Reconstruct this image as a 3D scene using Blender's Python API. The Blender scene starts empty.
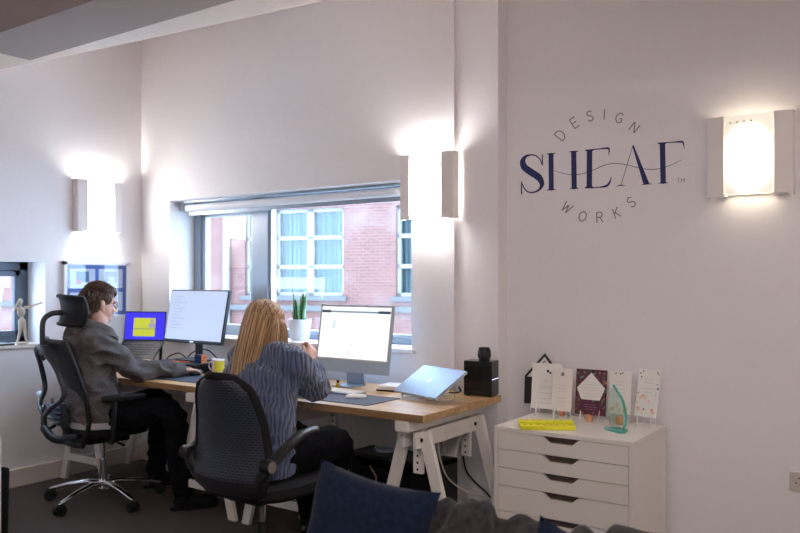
import bpy, bmesh, math, random
from mathutils import Vector, Matrix, noise
R = math.radians
rnd = random.Random(7)
S = bpy.context.scene
COL = S.collection
V = Vector

# ------------------------------------------------------------------ camera model (also used to read measurements off the photograph)
F = 778.0; HOR = 280.0; CH = 1.36
CR = V((.821, .571)); CF = V((-.571, .821))
def ray(x):
    u = x - 400
    return (CR.x*u + CF.x*F, CR.y*u + CF.y*F)
def at_Y(x, y, Y):                      # point on a wall running along X
    dx, dy = ray(x); s = Y/dy
    return V((dx*s, Y, CH - (y-HOR)*s))
def at_X(x, y, X):
    dx, dy = ray(x); s = X/dx
    return V((X, dy*s, CH - (y-HOR)*s))
def at_z(x, y, z):
    dx, dy = ray(x); s = (CH-z)/(y-HOR)
    return V((dx*s, dy*s, z))

# ------------------------------------------------------------------ materials
def mat(name, col, rough=.6, metal=0, **k):
    m = bpy.data.materials.new(name); m.use_nodes = True
    b = m.node_tree.nodes['Principled BSDF']
    b.inputs['Base Color'].default_value = (*col, 1); b.inputs['Roughness'].default_value = rough
    b.inputs['Metallic'].default_value = metal
    for kk, v in k.items(): b.inputs[kk.replace('_', ' ')].default_value = v
    return m
def nodes(m): return m.node_tree.nodes, m.node_tree.links, m.node_tree.nodes['Principled BSDF']
def add_noise(m, scale, c1, c2, bump=0, stretch=(1, 1, 1), detail=4, dist=.002, lo=.35, hi=.65, rot=(0, 0, 0)):
    n, l, b = nodes(m)
    tc = n.new('ShaderNodeTexCoord'); mp = n.new('ShaderNodeMapping'); mp.inputs['Scale'].default_value = stretch
    mp.inputs['Rotation'].default_value = rot
    t = n.new('ShaderNodeTexNoise'); t.inputs['Scale'].default_value = scale; t.inputs['Detail'].default_value = detail
    r = n.new('ShaderNodeValToRGB'); r.color_ramp.elements[0].position = lo; r.color_ramp.elements[1].position = hi
    r.color_ramp.elements[0].color = (*c1, 1); r.color_ramp.elements[1].color = (*c2, 1)
    l.new(tc.outputs['Object'], mp.inputs['Vector']); l.new(mp.outputs[0], t.inputs['Vector'])
    l.new(t.outputs['Fac'], r.inputs[0]); l.new(r.outputs[0], b.inputs['Base Color'])
    if bump:
        bp = n.new('ShaderNodeBump'); bp.inputs['Strength'].default_value = bump; bp.inputs['Distance'].default_value = dist
        l.new(t.outputs['Fac'], bp.inputs['Height']); l.new(bp.outputs[0], b.inputs['Normal'])
    return m
def emit(name, col, s):
    m = mat(name, (0.02, 0.02, 0.02), .4)
    b = m.node_tree.nodes['Principled BSDF']
    b.inputs['Emission Color'].default_value = (*col, 1); b.inputs['Emission Strength'].default_value = s
    return m

WALL = add_noise(mat('wall_paint', (.85, .83, .85), .75), 40, (.845, .823, .843), (.86, .838, .858), .05)
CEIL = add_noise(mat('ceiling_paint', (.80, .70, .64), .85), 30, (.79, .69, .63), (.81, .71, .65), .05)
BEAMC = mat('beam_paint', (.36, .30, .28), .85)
CARPET = add_noise(mat('carpet', (.07, .055, .05), .95), 160, (.055, .043, .040), (.115, .09, .083), .6, detail=6, dist=.006)
TRIMW = mat('trim_white', (.74, .68, .62), .5)
WHITE = mat('white_lacquer', (.80, .76, .72), .38)
TRESTLE = add_noise(mat('white_painted_wood', (.84, .81, .77), .5), 14, (.80, .77, .73), (.87, .84, .80), .1, (1, 1, .1))
WOOD = add_noise(mat('oak_top', (.62, .40, .20), .38), 9, (.50, .28, .115), (.72, .49, .26), .08, (.35, 5, 5), 6, .001, .3, .7)
def _stave(m):
    n, l, b = nodes(m)
    tc = n.new('ShaderNodeTexCoord'); br = n.new('ShaderNodeTexBrick')
    br.inputs['Scale'].default_value = 1; br.inputs['Brick Width'].default_value = .42; br.inputs['Row Height'].default_value = .045
    br.inputs['Mortar Size'].default_value = .0006; br.inputs['Color1'].default_value = (1, 1, 1, 1); br.inputs['Color2'].default_value = (.74, .74, .74, 1)
    br.inputs['Mortar'].default_value = (.55, .5, .45, 1)
    mx = n.new('ShaderNodeMix'); mx.data_type = 'RGBA'; mx.blend_type = 'MULTIPLY'; mx.inputs[0].default_value = 1
    src = b.inputs['Base Color'].links[0].from_socket
    l.new(tc.outputs['Object'], br.inputs['Vector']); l.new(src, mx.inputs[6]); l.new(br.outputs['Color'], mx.inputs[7]); l.new(mx.outputs[2], b.inputs['Base Color'])
_stave(WOOD)
ALU = mat('window_alu', (.33, .38, .44), .4, .5)
BLINDW = mat('blind_white', (.78, .78, .80), .5)
BLACK = mat('black_plastic', (.012, .012, .014), .42, Specular_IOR_Level=.3)
BLACKM = mat('black_matt', (.010, .010, .012), .75, Specular_IOR_Level=.2)
GLOSSB = mat('gloss_black', (.012, .012, .013), .15)
CHROME = mat('chrome', (.75, .75, .78), .15, 1)
ALUM = mat('aluminium', (.62, .66, .73), .32, .85)
SILVER = mat('silver_anodised', (.34, .45, .62), .42, .5)
STEELP = mat('lamp_plate', (.84, .79, .77), .5, .05)
COPPER = mat('copper', (.85, .42, .26), .3, .9)
YELLOW = mat('yellow_card', (.80, .78, .02), .5)
RED = mat('coral_red', (.8, .18, .08), .5)
NAVY = add_noise(mat('navy_velvet', (.008, .016, .04), .95, Specular_IOR_Level=.15, Sheen_Weight=.06), 60, (.0045, .0095, .024), (.0075, .016, .038), .25)
GREYF = add_noise(mat('grey_upholstery', (.06, .055, .06), .95, Specular_IOR_Level=.2, Sheen_Weight=.08), 50, (.020, .018, .022), (.043, .037, .043), .3)
INK = mat('navy_vinyl', (.016, .024, .13), .5)
GREYV = mat('grey_vinyl', (.24, .23, .23), .5)
PAPER = mat('white_paper', (.86, .84, .82), .7)
CREAM = mat('cream_paper', (.85, .80, .76), .7)
SKIN = add_noise(mat('skin', (.62, .36, .28), .5, Subsurface_Weight=.08), 30, (.60, .33, .26), (.68, .42, .34), .05)
HAIRB = add_noise(mat('brown_hair', (.05, .025, .016), .5), 50, (.038, .019, .012), (.13, .068, .04), .4, (2, 2, .6))
HAIRG = add_noise(mat('blonde_hair', (.40, .23, .11), .45), 30, (.27, .14, .06), (.78, .50, .25), .3, (3.2, 3.2, .10), 2, .003)
HOODIE = add_noise(mat('hoodie_jersey', (.10, .09, .09), .9, Specular_IOR_Level=.25), 90, (.085, .076, .078), (.125, .112, .114), .25)
DENIM = mat('grey_tee', (.42, .40, .42), .9)
BLACKF = add_noise(mat('black_trousers', (.006, .006, .008), .95, Specular_IOR_Level=.08), 60, (.004, .004, .006), (.008, .008, .011), .2)
LEAF = add_noise(mat('snake_leaf', (.05, .16, .05), .4), 25, (.025, .10, .03), (.12, .28, .09), 0, (1, 1, 5))
POTW = mat('white_pot', (.70, .73, .80), .45)
PINE = mat('pale_wood', (.55, .46, .37), .5)
CABLEW = mat('white_cable', (.75, .72, .68), .5)
MESHF = mat('chair_mesh', (.012, .014, .019), .55, Specular_IOR_Level=.3)

def knit(name, col):
    m = mat(name, col, .95, Sheen_Weight=.3)
    n, l, b = nodes(m)
    tc = n.new('ShaderNodeTexCoord'); mp = n.new('ShaderNodeMapping'); mp.inputs['Rotation'].default_value = (0, 0, R(-35))
    mp.inputs['Scale'].default_value = (1, 1, .28)
    w = n.new('ShaderNodeTexWave'); w.inputs['Scale'].default_value = 17; w.inputs['Distortion'].default_value = 8
    w.inputs['Detail'].default_value = 1.5; w.inputs['Detail Scale'].default_value = 1.2
    r = n.new('ShaderNodeValToRGB'); r.color_ramp.elements[0].position = .12; r.color_ramp.elements[1].position = .75
    r.color_ramp.elements[0].color = (col[0]*.58, col[1]*.58, col[2]*.58, 1); r.color_ramp.elements[1].color = (col[0]*1.25, col[1]*1.25, col[2]*1.25, 1)
    bp = n.new('ShaderNodeBump'); bp.inputs['Strength'].default_value = .9; bp.inputs['Distance'].default_value = .008
    l.new(tc.outputs['Object'], mp.inputs[0]); l.new(mp.outputs[0], w.inputs[0]); l.new(w.outputs['Fac'], r.inputs[0])
    l.new(r.outputs[0], b.inputs['Base Color']); l.new(w.outputs['Fac'], bp.inputs['Height']); l.new(bp.outputs[0], b.inputs['Normal'])
    return m
KNIT = knit('blue_knit', (.085, .115, .215))

def dots(name, c1, c2, sx, sy, rough=.5, bump=.5):
    m = mat(name, c1, rough)
    n, l, b = nodes(m)
    tc = n.new('ShaderNodeTexCoord'); br = n.new('ShaderNodeTexBrick'); mp = n.new('ShaderNodeMapping')
    mp.inputs['Rotation'].default_value = (R(90), 0, 0)
    br.inputs['Scale'].default_value = 1; br.inputs['Brick Width'].default_value = sx; br.inputs['Row Height'].default_value = sy
    br.inputs['Mortar Size'].default_value = sy*.28; br.inputs['Mortar Smooth'].default_value = .5
    br.inputs['Color1'].default_value = (*c2, 1); br.inputs['Color2'].default_value = (*c2, 1); br.inputs['Mortar'].default_value = (*c1, 1)
    bp = n.new('ShaderNodeBump'); bp.inputs['Strength'].default_value = bump; bp.inputs['Distance'].default_value = .004
    l.new(tc.outputs['Object'], mp.inputs[0]); l.new(mp.outputs[0], br.inputs['Vector']); l.new(br.outputs['Color'], b.inputs['Base Color'])
    l.new(br.outputs['Fac'], bp.inputs['Height']); l.new(bp.outputs[0], b.inputs['Normal'])
    return m
PERF = dots('perforated_back', (.030, .040, .070), (.007, .009, .014), .022, .011, .42, .7)

def glassm(name, tint=(1, 1, 1), refl=1.0, rough=.0):
    m = bpy.data.materials.new(name); m.use_nodes = True
    n, l = m.node_tree.nodes, m.node_tree.links
    n.clear(); o = n.new('ShaderNodeOutputMaterial'); t = n.new('ShaderNodeBsdfTransparent'); g = n.new('ShaderNodeBsdfGlossy')
    t.inputs[0].default_value = (*tint, 1); g.inputs['Roughness'].default_value = rough
    f = n.new('ShaderNodeLayerWeight'); f.inputs[0].default_value = .5; mx = n.new('ShaderNodeMixShader')
    pw = n.new('ShaderNodeMath'); pw.operation = 'POWER'; pw.inputs[1].default_value = 5
    mm = n.new('ShaderNodeMath'); mm.operation = 'MULTIPLY_ADD'; mm.inputs[1].default_value = .96*refl; mm.inputs[2].default_value = .04*refl
    l.new(f.outputs['Facing'], pw.inputs[0]); l.new(pw.outputs[0], mm.inputs[0]); l.new(mm.outputs[0], mx.inputs[0]); l.new(t.outputs[0], mx.inputs[1]); l.new(g.outputs[0], mx.inputs[2]); l.new(mx.outputs[0], o.inputs[0])
    return m
GLASS = glassm('window_glass', (.95, .98, 1), 1.1)
TEALG = mat('teal_glass_edge', (.16, .62, .52), .12, 0, Transmission_Weight=.3)
CLEARG = glassm('clear_glass', (.86, .95, .93), 1.2, .02)
ACRYL = mat('white_acrylic', (.82, .82, .82), .25)

# ------------------------------------------------------------------ mesh helpers
def nb(): return bmesh.new()
def box(bm, lo, hi, M=None):
    vs = [bm.verts.new((x, y, z)) for z in (lo[2], hi[2]) for x, y in ((lo[0], lo[1]), (hi[0], lo[1]), (hi[0], hi[1]), (lo[0], hi[1]))]
    for f in ((3, 2, 1, 0), (4, 5, 6, 7), (0, 1, 5, 4), (1, 2, 6, 5), (2, 3, 7, 6), (3, 0, 4, 7)): bm.faces.new([vs[i] for i in f])
    if M is not None:
        for v in vs: v.co = M @ v.co
    return bm
def cbox(bm, c, s, M=None):
    return box(bm, [c[i]-s[i]/2 for i in range(3)], [c[i]+s[i]/2 for i in range(3)], M)
def beam(bm, a, b, w, t, side=(0, 1, 0)):    # rectangular bar from a to b, w along side, t across
    a, b = V(a), V(b); d = (b-a).normalized(); s = V(side); s = (s - d*s.dot(d)).normalized(); n = d.cross(s)
    vs = [bm.verts.new(p + s*w/2*i + n*t/2*j) for p in (a, b) for i, j in ((-1, -1), (1, -1), (1, 1), (-1, 1))]
    for f in ((0, 1, 2, 3), (7, 6, 5, 4), (0, 4, 5, 1), (1, 5, 6, 2), (2, 6, 7, 3), (3, 7, 4, 0)): bm.faces.new([vs[i] for i in f])
    return bm
def prism(bm, pts, t, M=None):           # outline in local xy, thickness along local z 0..t
    M = M or Matrix()
    a = [bm.verts.new(M @ V((x, y, 0))) for x, y in pts]; b = [bm.verts.new(M @ V((x, y, t))) for x, y in pts]
    bm.faces.new(a[::-1]); bm.faces.new(b)
    for i in range(len(pts)):
        j = (i+1) % len(pts); bm.faces.new((a[i], a[j], b[j], b[i]))
    return bm
def lathe(bm, prof, c=(0, 0, 0), n=24, M=None):
    M = M or Matrix(); c = V(c); rings = []
    for r, z in prof:
        rings.append([bm.verts.new(M @ V((c.x+r*math.cos(2*math.pi*k/n), c.y+r*math.sin(2*math.pi*k/n), c.z+z))) for k in range(n)] if r > 1e-6 else [bm.verts.new(M @ V((c.x, c.y, c.z+z)))])
    for a, b in zip(rings, rings[1:]):
        for k in range(n):
            j = (k+1) % n
            if len(a) == 1 and len(b) == 1: continue
            if len(a) == 1: bm.faces.new((a[0], b[j], b[k]))
            elif len(b) == 1: bm.faces.new((a[k], a[j], b[0]))
            else: bm.faces.new((a[k], a[j], b[j], b[k]))
    for ring in (rings[0], rings[-1]):
        if len(ring) > 1: bm.faces.new(ring)
    return bm
def cyl(bm, a, b, r, r2=None, n=16):
    return tube(bm, [a, b], [r, r if r2 is None else r2], n, cap='flat')
def tube(bm, pts, rad, n=12, cap='round', flat=1.0, up=None):
    pts = [V(p) for p in pts]
    if not hasattr(rad, '__len__'): rad = [rad]*len(pts)
    if cap == 'round':
        d0 = (pts[0]-pts[1]).normalized(); d1 = (pts[-1]-pts[-2]).normalized(); r0, r1 = rad[0], rad[-1]
        pre = [(pts[0]+d0*r0*.97, r0*.25), (pts[0]+d0*r0*.7, r0*.71)]; post = [(pts[-1]+d1*r1*.7, r1*.71), (pts[-1]+d1*r1*.97, r1*.25)]
        pts = [p for p, _ in pre]+pts+[p for p, _ in post]; rad = [r for _, r in pre]+list(rad)+[r for _, r in post]
    rings = []; t = (pts[1]-pts[0]).normalized()
    ref = V(up) if up else (V((0, 0, 1)) if abs(t.z) < .9 else V((1, 0, 0)))
    s = ref.cross(t).normalized()
    for i, p in enumerate(pts):
        if i == 0: d = pts[1]-pts[0]
        elif i == len(pts)-1: d = pts[-1]-pts[-2]
        else: d = (pts[i+1]-pts[i]).normalized()+(pts[i]-pts[i-1]).normalized()
        d = d.normalized() if d.length > 1e-9 else t
        s = (s - d*s.dot(d))
        s = s.normalized() if s.length > 1e-6 else d.orthogonal().normalized()
        q = d.cross(s)
        rings.append([bm.verts.new(p + s*rad[i]*math.cos(2*math.pi*k/n) + q*rad[i]*flat*math.sin(2*math.pi*k/n)) for k in range(n)])
    for a, b in zip(rings, rings[1:]):
        for k in range(n):
            j = (k+1) % n; bm.faces.new((a[k], a[j], b[j], b[k]))
    bm.faces.new(rings[0][::-1]); bm.faces.new(rings[-1])
    return bm
def spline(P, n=8):
    P = [V(p) for p in P]; Q = [P[0]*2-P[1]]+P+[P[-1]*2-P[-2]]; out = []
    for i in range(1, len(Q)-2):
        for k in range(n):
            t = k/n; a, b, c, d = Q[i-1:i+3]
            out.append(.5*((2*b)+(c-a)*t+(2*a-5*b+4*c-d)*t*t+(3*b-a-3*c+d)*t**3))
    return out+[P[-1]]
def ell(bm, c, r, M=None, seg=24, rings=14):
    M = M or Matrix(); c = V(c)
    res = bmesh.ops.create_uvsphere(bm, u_segments=seg, v_segments=rings, radius=1)
    for v in res['verts']: v.co = M @ (V((v.co.x*r[0], v.co.y*r[1], v.co.z*r[2])) + c)
    return bm
def loft(bm, rings, n=28, ang=0, p=2.0):        # rings: (centre, rx, ry), horizontal super-ellipses
    R_ = []
    ca, sa = math.cos(ang), math.sin(ang)
    for c, rx, ry in rings:
        row = []
        for k in range(n):
            t = 2*math.pi*k/n; cx, sy = math.cos(t), math.sin(t)
            x = rx*math.copysign(abs(cx)**(2/p), cx); y = ry*math.copysign(abs(sy)**(2/p), sy)
            row.append(bm.verts.new(V(c)+V((x*ca-y*sa, x*sa+y*ca, 0))))
        R_.append(row)
    for a, b in zip(R_, R_[1:]):
        for k in range(n):
            j = (k+1) % n; bm.faces.new((a[k], a[j], b[j], b[k]))
    bm.faces.new(R_[0][::-1]); bm.faces.new(R_[-1])
    return bm
def mk(name, bm, m, parent=None, bevel=0, smooth=False, loc=None, seg=2, rot=None):
    if loc is not None:
        for v in bm.verts: v.co -= V(loc)
    bmesh.ops.recalc_face_normals(bm, faces=bm.faces)
    me = bpy.data.meshes.new(name); bm.to_mesh(me); bm.free()
    me.materials.append(m)
    if smooth:
        for p in me.polygons: p.use_smooth = True
        try: me.set_sharp_from_angle(angle=R(40))
        except Exception: pass
    o = bpy.data.objects.new(name, me); COL.objects.link(o)
    if parent is not None: o.parent = parent
    if loc is not None and parent is None: o.location = loc
    if bevel:
        b = o.modifiers.new('bevel', 'BEVEL'); b.width = bevel; b.segments = seg; b.limit_method = 'ANGLE'; b.angle_limit = R(40)
    return o
def tag(o, label, cat, group=None):
    o['label'] = label; o['category'] = cat
    if group: o['group'] = group
    return o
def thing(name, label, cat, loc=(0, 0, 0), rz=0, group=None):
    o = bpy.data.objects.new(name, None); COL.objects.link(o); o.empty_display_size = .1
    o.location = loc; o.rotation_euler = (0, 0, rz)
    return tag(o, label, cat, group)
def struct(name, bm, m, parent=None, **k):
    o = mk(name, bm, m, parent, **k)
    if parent is None: o['kind'] = 'structure'
    return o
def copy_tree(o, parent=None):
    c = o.copy(); COL.objects.link(c)
    if parent is not None: c.parent = parent
    for ch in list(o.children): copy_tree(ch, c)
    return c
def remesh(bm, voxel, smooth=6, fac=.5, disp=None):
    bmesh.ops.recalc_face_normals(bm, faces=bm.faces)
    me = bpy.data.meshes.new('tmp'); bm.to_mesh(me); bm.free()
    o = bpy.data.objects.new('tmp', me); COL.objects.link(o)
    r = o.modifiers.new('r', 'REMESH'); r.mode = 'VOXEL'; r.voxel_size = voxel; r.use_smooth_shade = True
    s = o.modifiers.new('s', 'SMOOTH'); s.iterations = smooth; s.factor = fac
    dg = bpy.context.evaluated_depsgraph_get(); dg.update()
    nm = bpy.data.meshes.new_from_object(o.evaluated_get(dg))
    out = bmesh.new(); out.from_mesh(nm)
    bpy.data.objects.remove(o); bpy.data.meshes.remove(me); bpy.data.meshes.remove(nm)
    if disp:
        out.normal_update(); ns = [v.normal.copy() for v in out.verts]
        for v, n_ in zip(out.verts, ns): v.co += n_*disp(v.co)
    return out
def wrinkle(amp, sc=(14, 14, 8), seed=0, ridge=True):
    def f(p):
        q = V((p.x*sc[0]+seed, p.y*sc[1], p.z*sc[2]))
        a = noise.noise(q)
        if ridge: a = 1-abs(a)*2.6
        return amp*(a-.5)
    return f

# ------------------------------------------------------------------ ROOM
XL, YW, YR = -5.0, 3.74, 3.845
bm = nb(); box(bm, (-5.3, -1.7, -.1), (2.8, 4.2, 0)); struct('floor', bm, CARPET)
def ceil_z(X, Y): return 3.186-.04*(X+5)+.43*(Y-3.74)
bm = nb()
pr = []
for X in (-5.3, 2.8):
    row = [(X, 4.3, ceil_z(X, 4.3)), (X, 2.62, ceil_z(X, 2.62)), (X, 2.25, ceil_z(X, 2.62)), (X, 2.2, 2.86), (X, -1.7, 2.86)]
    pr.append([bm.verts.new(p) for p in row]+[bm.verts.new((x, y, z+.2)) for x, y, z in reversed(row)])
a, b = pr
bm.faces.new(a); bm.faces.new(b[::-1])
for i in range(10): bm.faces.new((a[i], a[(i+1) % 10], b[(i+1) % 10], b[i]))
struct('ceiling', bm, CEIL)
# boxed-in beam, its left end short of the wall
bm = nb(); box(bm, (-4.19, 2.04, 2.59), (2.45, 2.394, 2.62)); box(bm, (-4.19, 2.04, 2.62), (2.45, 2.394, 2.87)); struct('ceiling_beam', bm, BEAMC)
# window wall
WX0, WX1, WZ0, WZ1 = -4.67, -2.52, .935, 1.945
bm = nb()
box(bm, (-5.3, YW, 0), (WX0, 4.02, 3.6)); box(bm, (WX1, YW, 0), (-2.234, 4.02, 3.6))
box(bm, (WX0, YW, WZ1), (WX1, 4.02, 3.6)); box(bm, (WX0, YW, 0), (WX1, 4.02, WZ0))
bmesh.ops.remove_doubles(bm, verts=bm.verts, dist=1e-5)
struct('wall_back', bm, WALL)
# shallow pier between the window wall and the lettered wall
bm = nb(); prism(bm, [(-2.236, YW+.016), (-1.966, YW+.016), (-1.958, YR), (-1.958, 4.1), (-2.236, 4.1)], 3.6); struct('wall_pier', bm, WALL)
bm = nb(); box(bm, (-2.0, YR, 0), (2.8, 4.1, 3.6)); struct('wall_right', bm, WALL)
# left wall with low window
LY0, LY1, LZ0, LZ1 = 1.75, 2.966, .915, 1.485
bm = nb()
box(bm, (-5.27, -1.7, 0), (XL, LY0, 3.6)); box(bm, (-5.27, LY1, 0), (XL, YW, 3.6))
box(bm, (-5.27, LY0, LZ1), (XL, LY1, 3.6)); box(bm, (-5.27, LY0, 0), (XL, LY1, LZ0))
struct('wall_left', bm, WALL)
# the rest of the room, out of view: far side wall and the wall at the camera's back
bm = nb(); box(bm, (2.5, -1.7, 0), (2.8, YR, 3.3)); struct('wall_east', bm, WALL)
bm = nb(); box(bm, (XL, -1.7, 0), (2.5, -1.5, 3.2)); struct('wall_front', bm, WALL)
def skirting(name, lo, hi):
    bm = nb(); box(bm, lo, hi); struct(name, bm, TRIMW, bevel=.006)
skirting('baseboard_left', (XL, -1.5, 0), (XL+.018, YW, .12))
skirting('baseboard_back', (XL+.02, YW-.018, 0), (-2.234, YW, .12))
skirting('baseboard_right', (-1.93, YR-.018, 0), (2.5, YR, .12))
# main window
YG = 4.0
w = bpy.data.objects.new('window_1', None); COL.objects.link(w); w['kind'] = 'structure'; w.location = (WX0, YG, WZ0)
def frame_bars(rects, y0, y1, loc):
    bm = nb()
    for x0, x1, z0, z1 in rects: box(bm, (x0, y0, z0), (x1, y1, z1))
    for v in bm.verts: v.co -= V(loc)
    return bm
mx0, mx1 = at_Y(256, 280, YG).x, at_Y(271, 280, YG).x
wl = (WX0, YG, WZ0)
mk('window_frame', frame_bars([(WX0, WX0+.075, WZ0, WZ1), (mx0, mx1, WZ0, WZ1), (WX1-.05, WX1, WZ0, WZ1), (WX0, WX1, WZ0, WZ0+.06), (WX0, WX1, WZ1-.06, WZ1)], YG-.035, YG+.04, wl), ALU, w, bevel=.004)
mk('window_sash', frame_bars([(WX0+.075, WX0+.115, WZ0+.06, WZ1-.06), (mx0-.03, mx0, WZ0+.06, WZ1-.06), (WX0+.075, mx0, WZ0+.06, WZ0+.10), (WX0+.075, mx0, WZ1-.115, WZ1-.06),
     (mx1, mx1+.022, WZ0+.06, WZ1-.06), (mx1, WX1-.05, WZ0+.06, WZ0+.085), (mx1, WX1-.05, WZ1-.08, WZ1-.06)], YG-.02, YG+.03, wl), mat('sash_grey', (.45, .50, .56), .4, .4), w, bevel=.003)
for x0, x1 in ((WX0+.09, mx0-.01), (mx1+.01, WX1-.05)):
    bm = nb(); box(bm, (x0-WX0, .0, .07), (x1-WX0, .006, WZ1-WZ0-.07)); mk('window_pane', bm, GLASS, w)
bm = nb(); box(bm, (WX0, YW-.025, WZ0-.0), (WX1+.03, YG-.036, WZ0+.025)); struct('window_sill', bm, WHITE, bevel=.005)
# roller blind under the head of the recess
rb = thing('roller_blind', 'white roller blind wound up under the top of the wide window', 'blind', (WX0+.02, 3.84, 1.9))
bm = nb(); cyl(bm, (.06, 0, -.01), (WX1-WX0-.05, 0, -.01), .027, n=20); mk('blind_roll', bm, BLINDW, rb, smooth=True)
bm = nb(); box(bm, (.0, -.03, -.03), (.03, .03, .045)); mk('bracket', bm, mat('bracket_grey', (.45, .47, .5), .5), rb, bevel=.008)
bm = nb(); box(bm, (0, -.015, .03), (WX1-WX0-.04, .04, .044)); mk('rail', bm, ALU, rb)
bm = nb(); box(bm, (.06, .012, -.062), (WX1-WX0-.05, .024, -.03)); mk('bottom_bar', bm, ALU, rb)
# small window in the left wall
w2 = bpy.data.objects.new('window_2', None); COL.objects.link(w2); w2['kind'] = 'structure'; w2.location = (-5.22, LY0, LZ0)
bm = nb()
for y0, y1, z0, z1 in ((0, .06, 0, .57), (LY1-LY0-.06, LY1-LY0, 0, .57), (0, LY1-LY0, 0, .06), (0, LY1-LY0, .51, .57)): box(bm, (-.03, y0, z0), (.005, y1, z1))
for y0, y1, z0, z1 in ((.06, .09, .06, .51), (LY1-LY0-.1, LY1-LY0-.06, .06, .51), (.06, LY1-LY0-.06, .06, .10), (.06, LY1-LY0-.06, .47, .51)): box(bm, (-.02, y0, z0), (.015, y1, z1))
mk('window_frame', bm, mat('dark_frame', (.10, .13, .17), .4, .3), w2, bevel=.004)
bm = nb(); box(bm, (-.008, .09, .09), (-.002, LY1-LY0-.09, .49)); mk('window_pane', bm, GLASS, w2)
bm = nb(); box(bm, (-5.19, LY0-.02, LZ0-.005), (XL+.03, LY1, LZ0+.02)); struct('window_sill', bm, WHITE, bevel=.005)

# ------------------------------------------------------------------ OUTSIDE: brick building across the street
FA = math.atan2(.233, .972)
FO = V((-13.3, 15.12, 0))
FD = V((math.cos(FA), math.sin(FA), 0)); FN = V((FD.y, -FD.x, 0))
def fac(x, y):
    dx, dy = ray(x); d = V((dx, dy, 0)); s = FO.dot(FN)/d.dot(FN)
    p = d*s; return ((p-FO).dot(FD), CH-(y-HOR)*s)
brick = mat('brickwork', (.5, .25, .2), .9)
n, l, b = nodes(brick)
tc = n.new('ShaderNodeTexCoord'); mp = n.new('ShaderNodeMapping'); mp.inputs['Rotation'].default_value = (R(90), 0, 0)
br = n.new('ShaderNodeTexBrick'); br.inputs['Scale'].default_value = 1; br.inputs['Brick Width'].default_value = .225; br.inputs['Row Height'].default_value = .078
br.inputs['Mortar Size'].default_value = .010; br.inputs['Color1'].default_value = (.150, .066, .054, 1); br.inputs['Color2'].default_value = (.12, .052, .044, 1); br.inputs['Mortar'].default_value = (.165, .108, .098, 1)
ns = n.new('ShaderNodeTexNoise'); ns.inputs['Scale'].default_value = .9; rp = n.new('ShaderNodeValToRGB'); rp.color_ramp.elements[0].position = .5; rp.color_ramp.elements[1].position = .78
rp.color_ramp.elements[0].color = (0, 0, 0, 1); rp.color_ramp.elements[1].color = (.45, .45, .45, 1)
mx = n.new('ShaderNodeMix'); mx.data_type = 'RGBA'; mx.inputs[7].default_value = (.24, .20, .19, 1)
l.new(tc.outputs['Object'], mp.inputs[0]); l.new(mp.outputs[0], br.inputs[0]); l.new(tc.outputs['Object'], ns.inputs[0]); l.new(ns.outputs['Fac'], rp.inputs[0])
l.new(rp.outputs[0], mx.inputs[0]); l.new(br.outputs['Color'], mx.inputs[6]); l.new(mx.outputs[2], b.inputs['Base Color'])
bld = thing('brick_building', 'red brick office block with white framed windows seen across the street', 'building', FO, FA)
WF = mat('white_upvc', (.22, .22, .205), .6)
TEAL = mat('blind_fabric', (.20, .42, .46), .8)
n, l, b = nodes(TEAL)
tc = n.new('ShaderNodeTexCoord'); wv = n.new('ShaderNodeTexWave'); wv.inputs['Scale'].default_value = 2.2; wv.inputs['Distortion'].default_value = .6
rp = n.new('ShaderNodeValToRGB'); rp.color_ramp.elements[0].color = (.035, .052, .050, 1); rp.color_ramp.elements[1].color = (.10, .125, .115, 1)
l.new(tc.outputs['Object'], wv.inputs[0]); l.new(wv.outputs['Fac'], rp.inputs[0]); l.new(rp.outputs[0], b.inputs['Base Color'])
# window openings measured off the photograph, in facade metres
wA = (*fac(275, 296), *fac(343.5, 207))           # main one
x0, _, x1, _ = wA; ww = x1-x0; z0, z1 = .05*round(wA[1]/.05), .05*round(wA[3]/.05)
pitch_z = (z1-z0)+1.15
wins = []
xr = fac(396, 250)[0]; xl = fac(245, 250)[0]
for fl in (-1, 0):
    for xx, ww_ in ((x0, ww), (xr, ww), (xl, fac(268, 250)[0]-xl), (xl-4.2, ww), (xl-8.0, ww), (xr+3.4, ww)):
        wins.append((xx, xx+ww_, z0+fl*pitch_z, z1+fl*pitch_z))
xs = sorted({round(v_, 4) for q in wins for v_ in q[:2]} | {-26., 9.})
zs = sorted({round(v_, 4) for q in wins for v_ in q[2:]} | {-4., 6.2})
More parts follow.
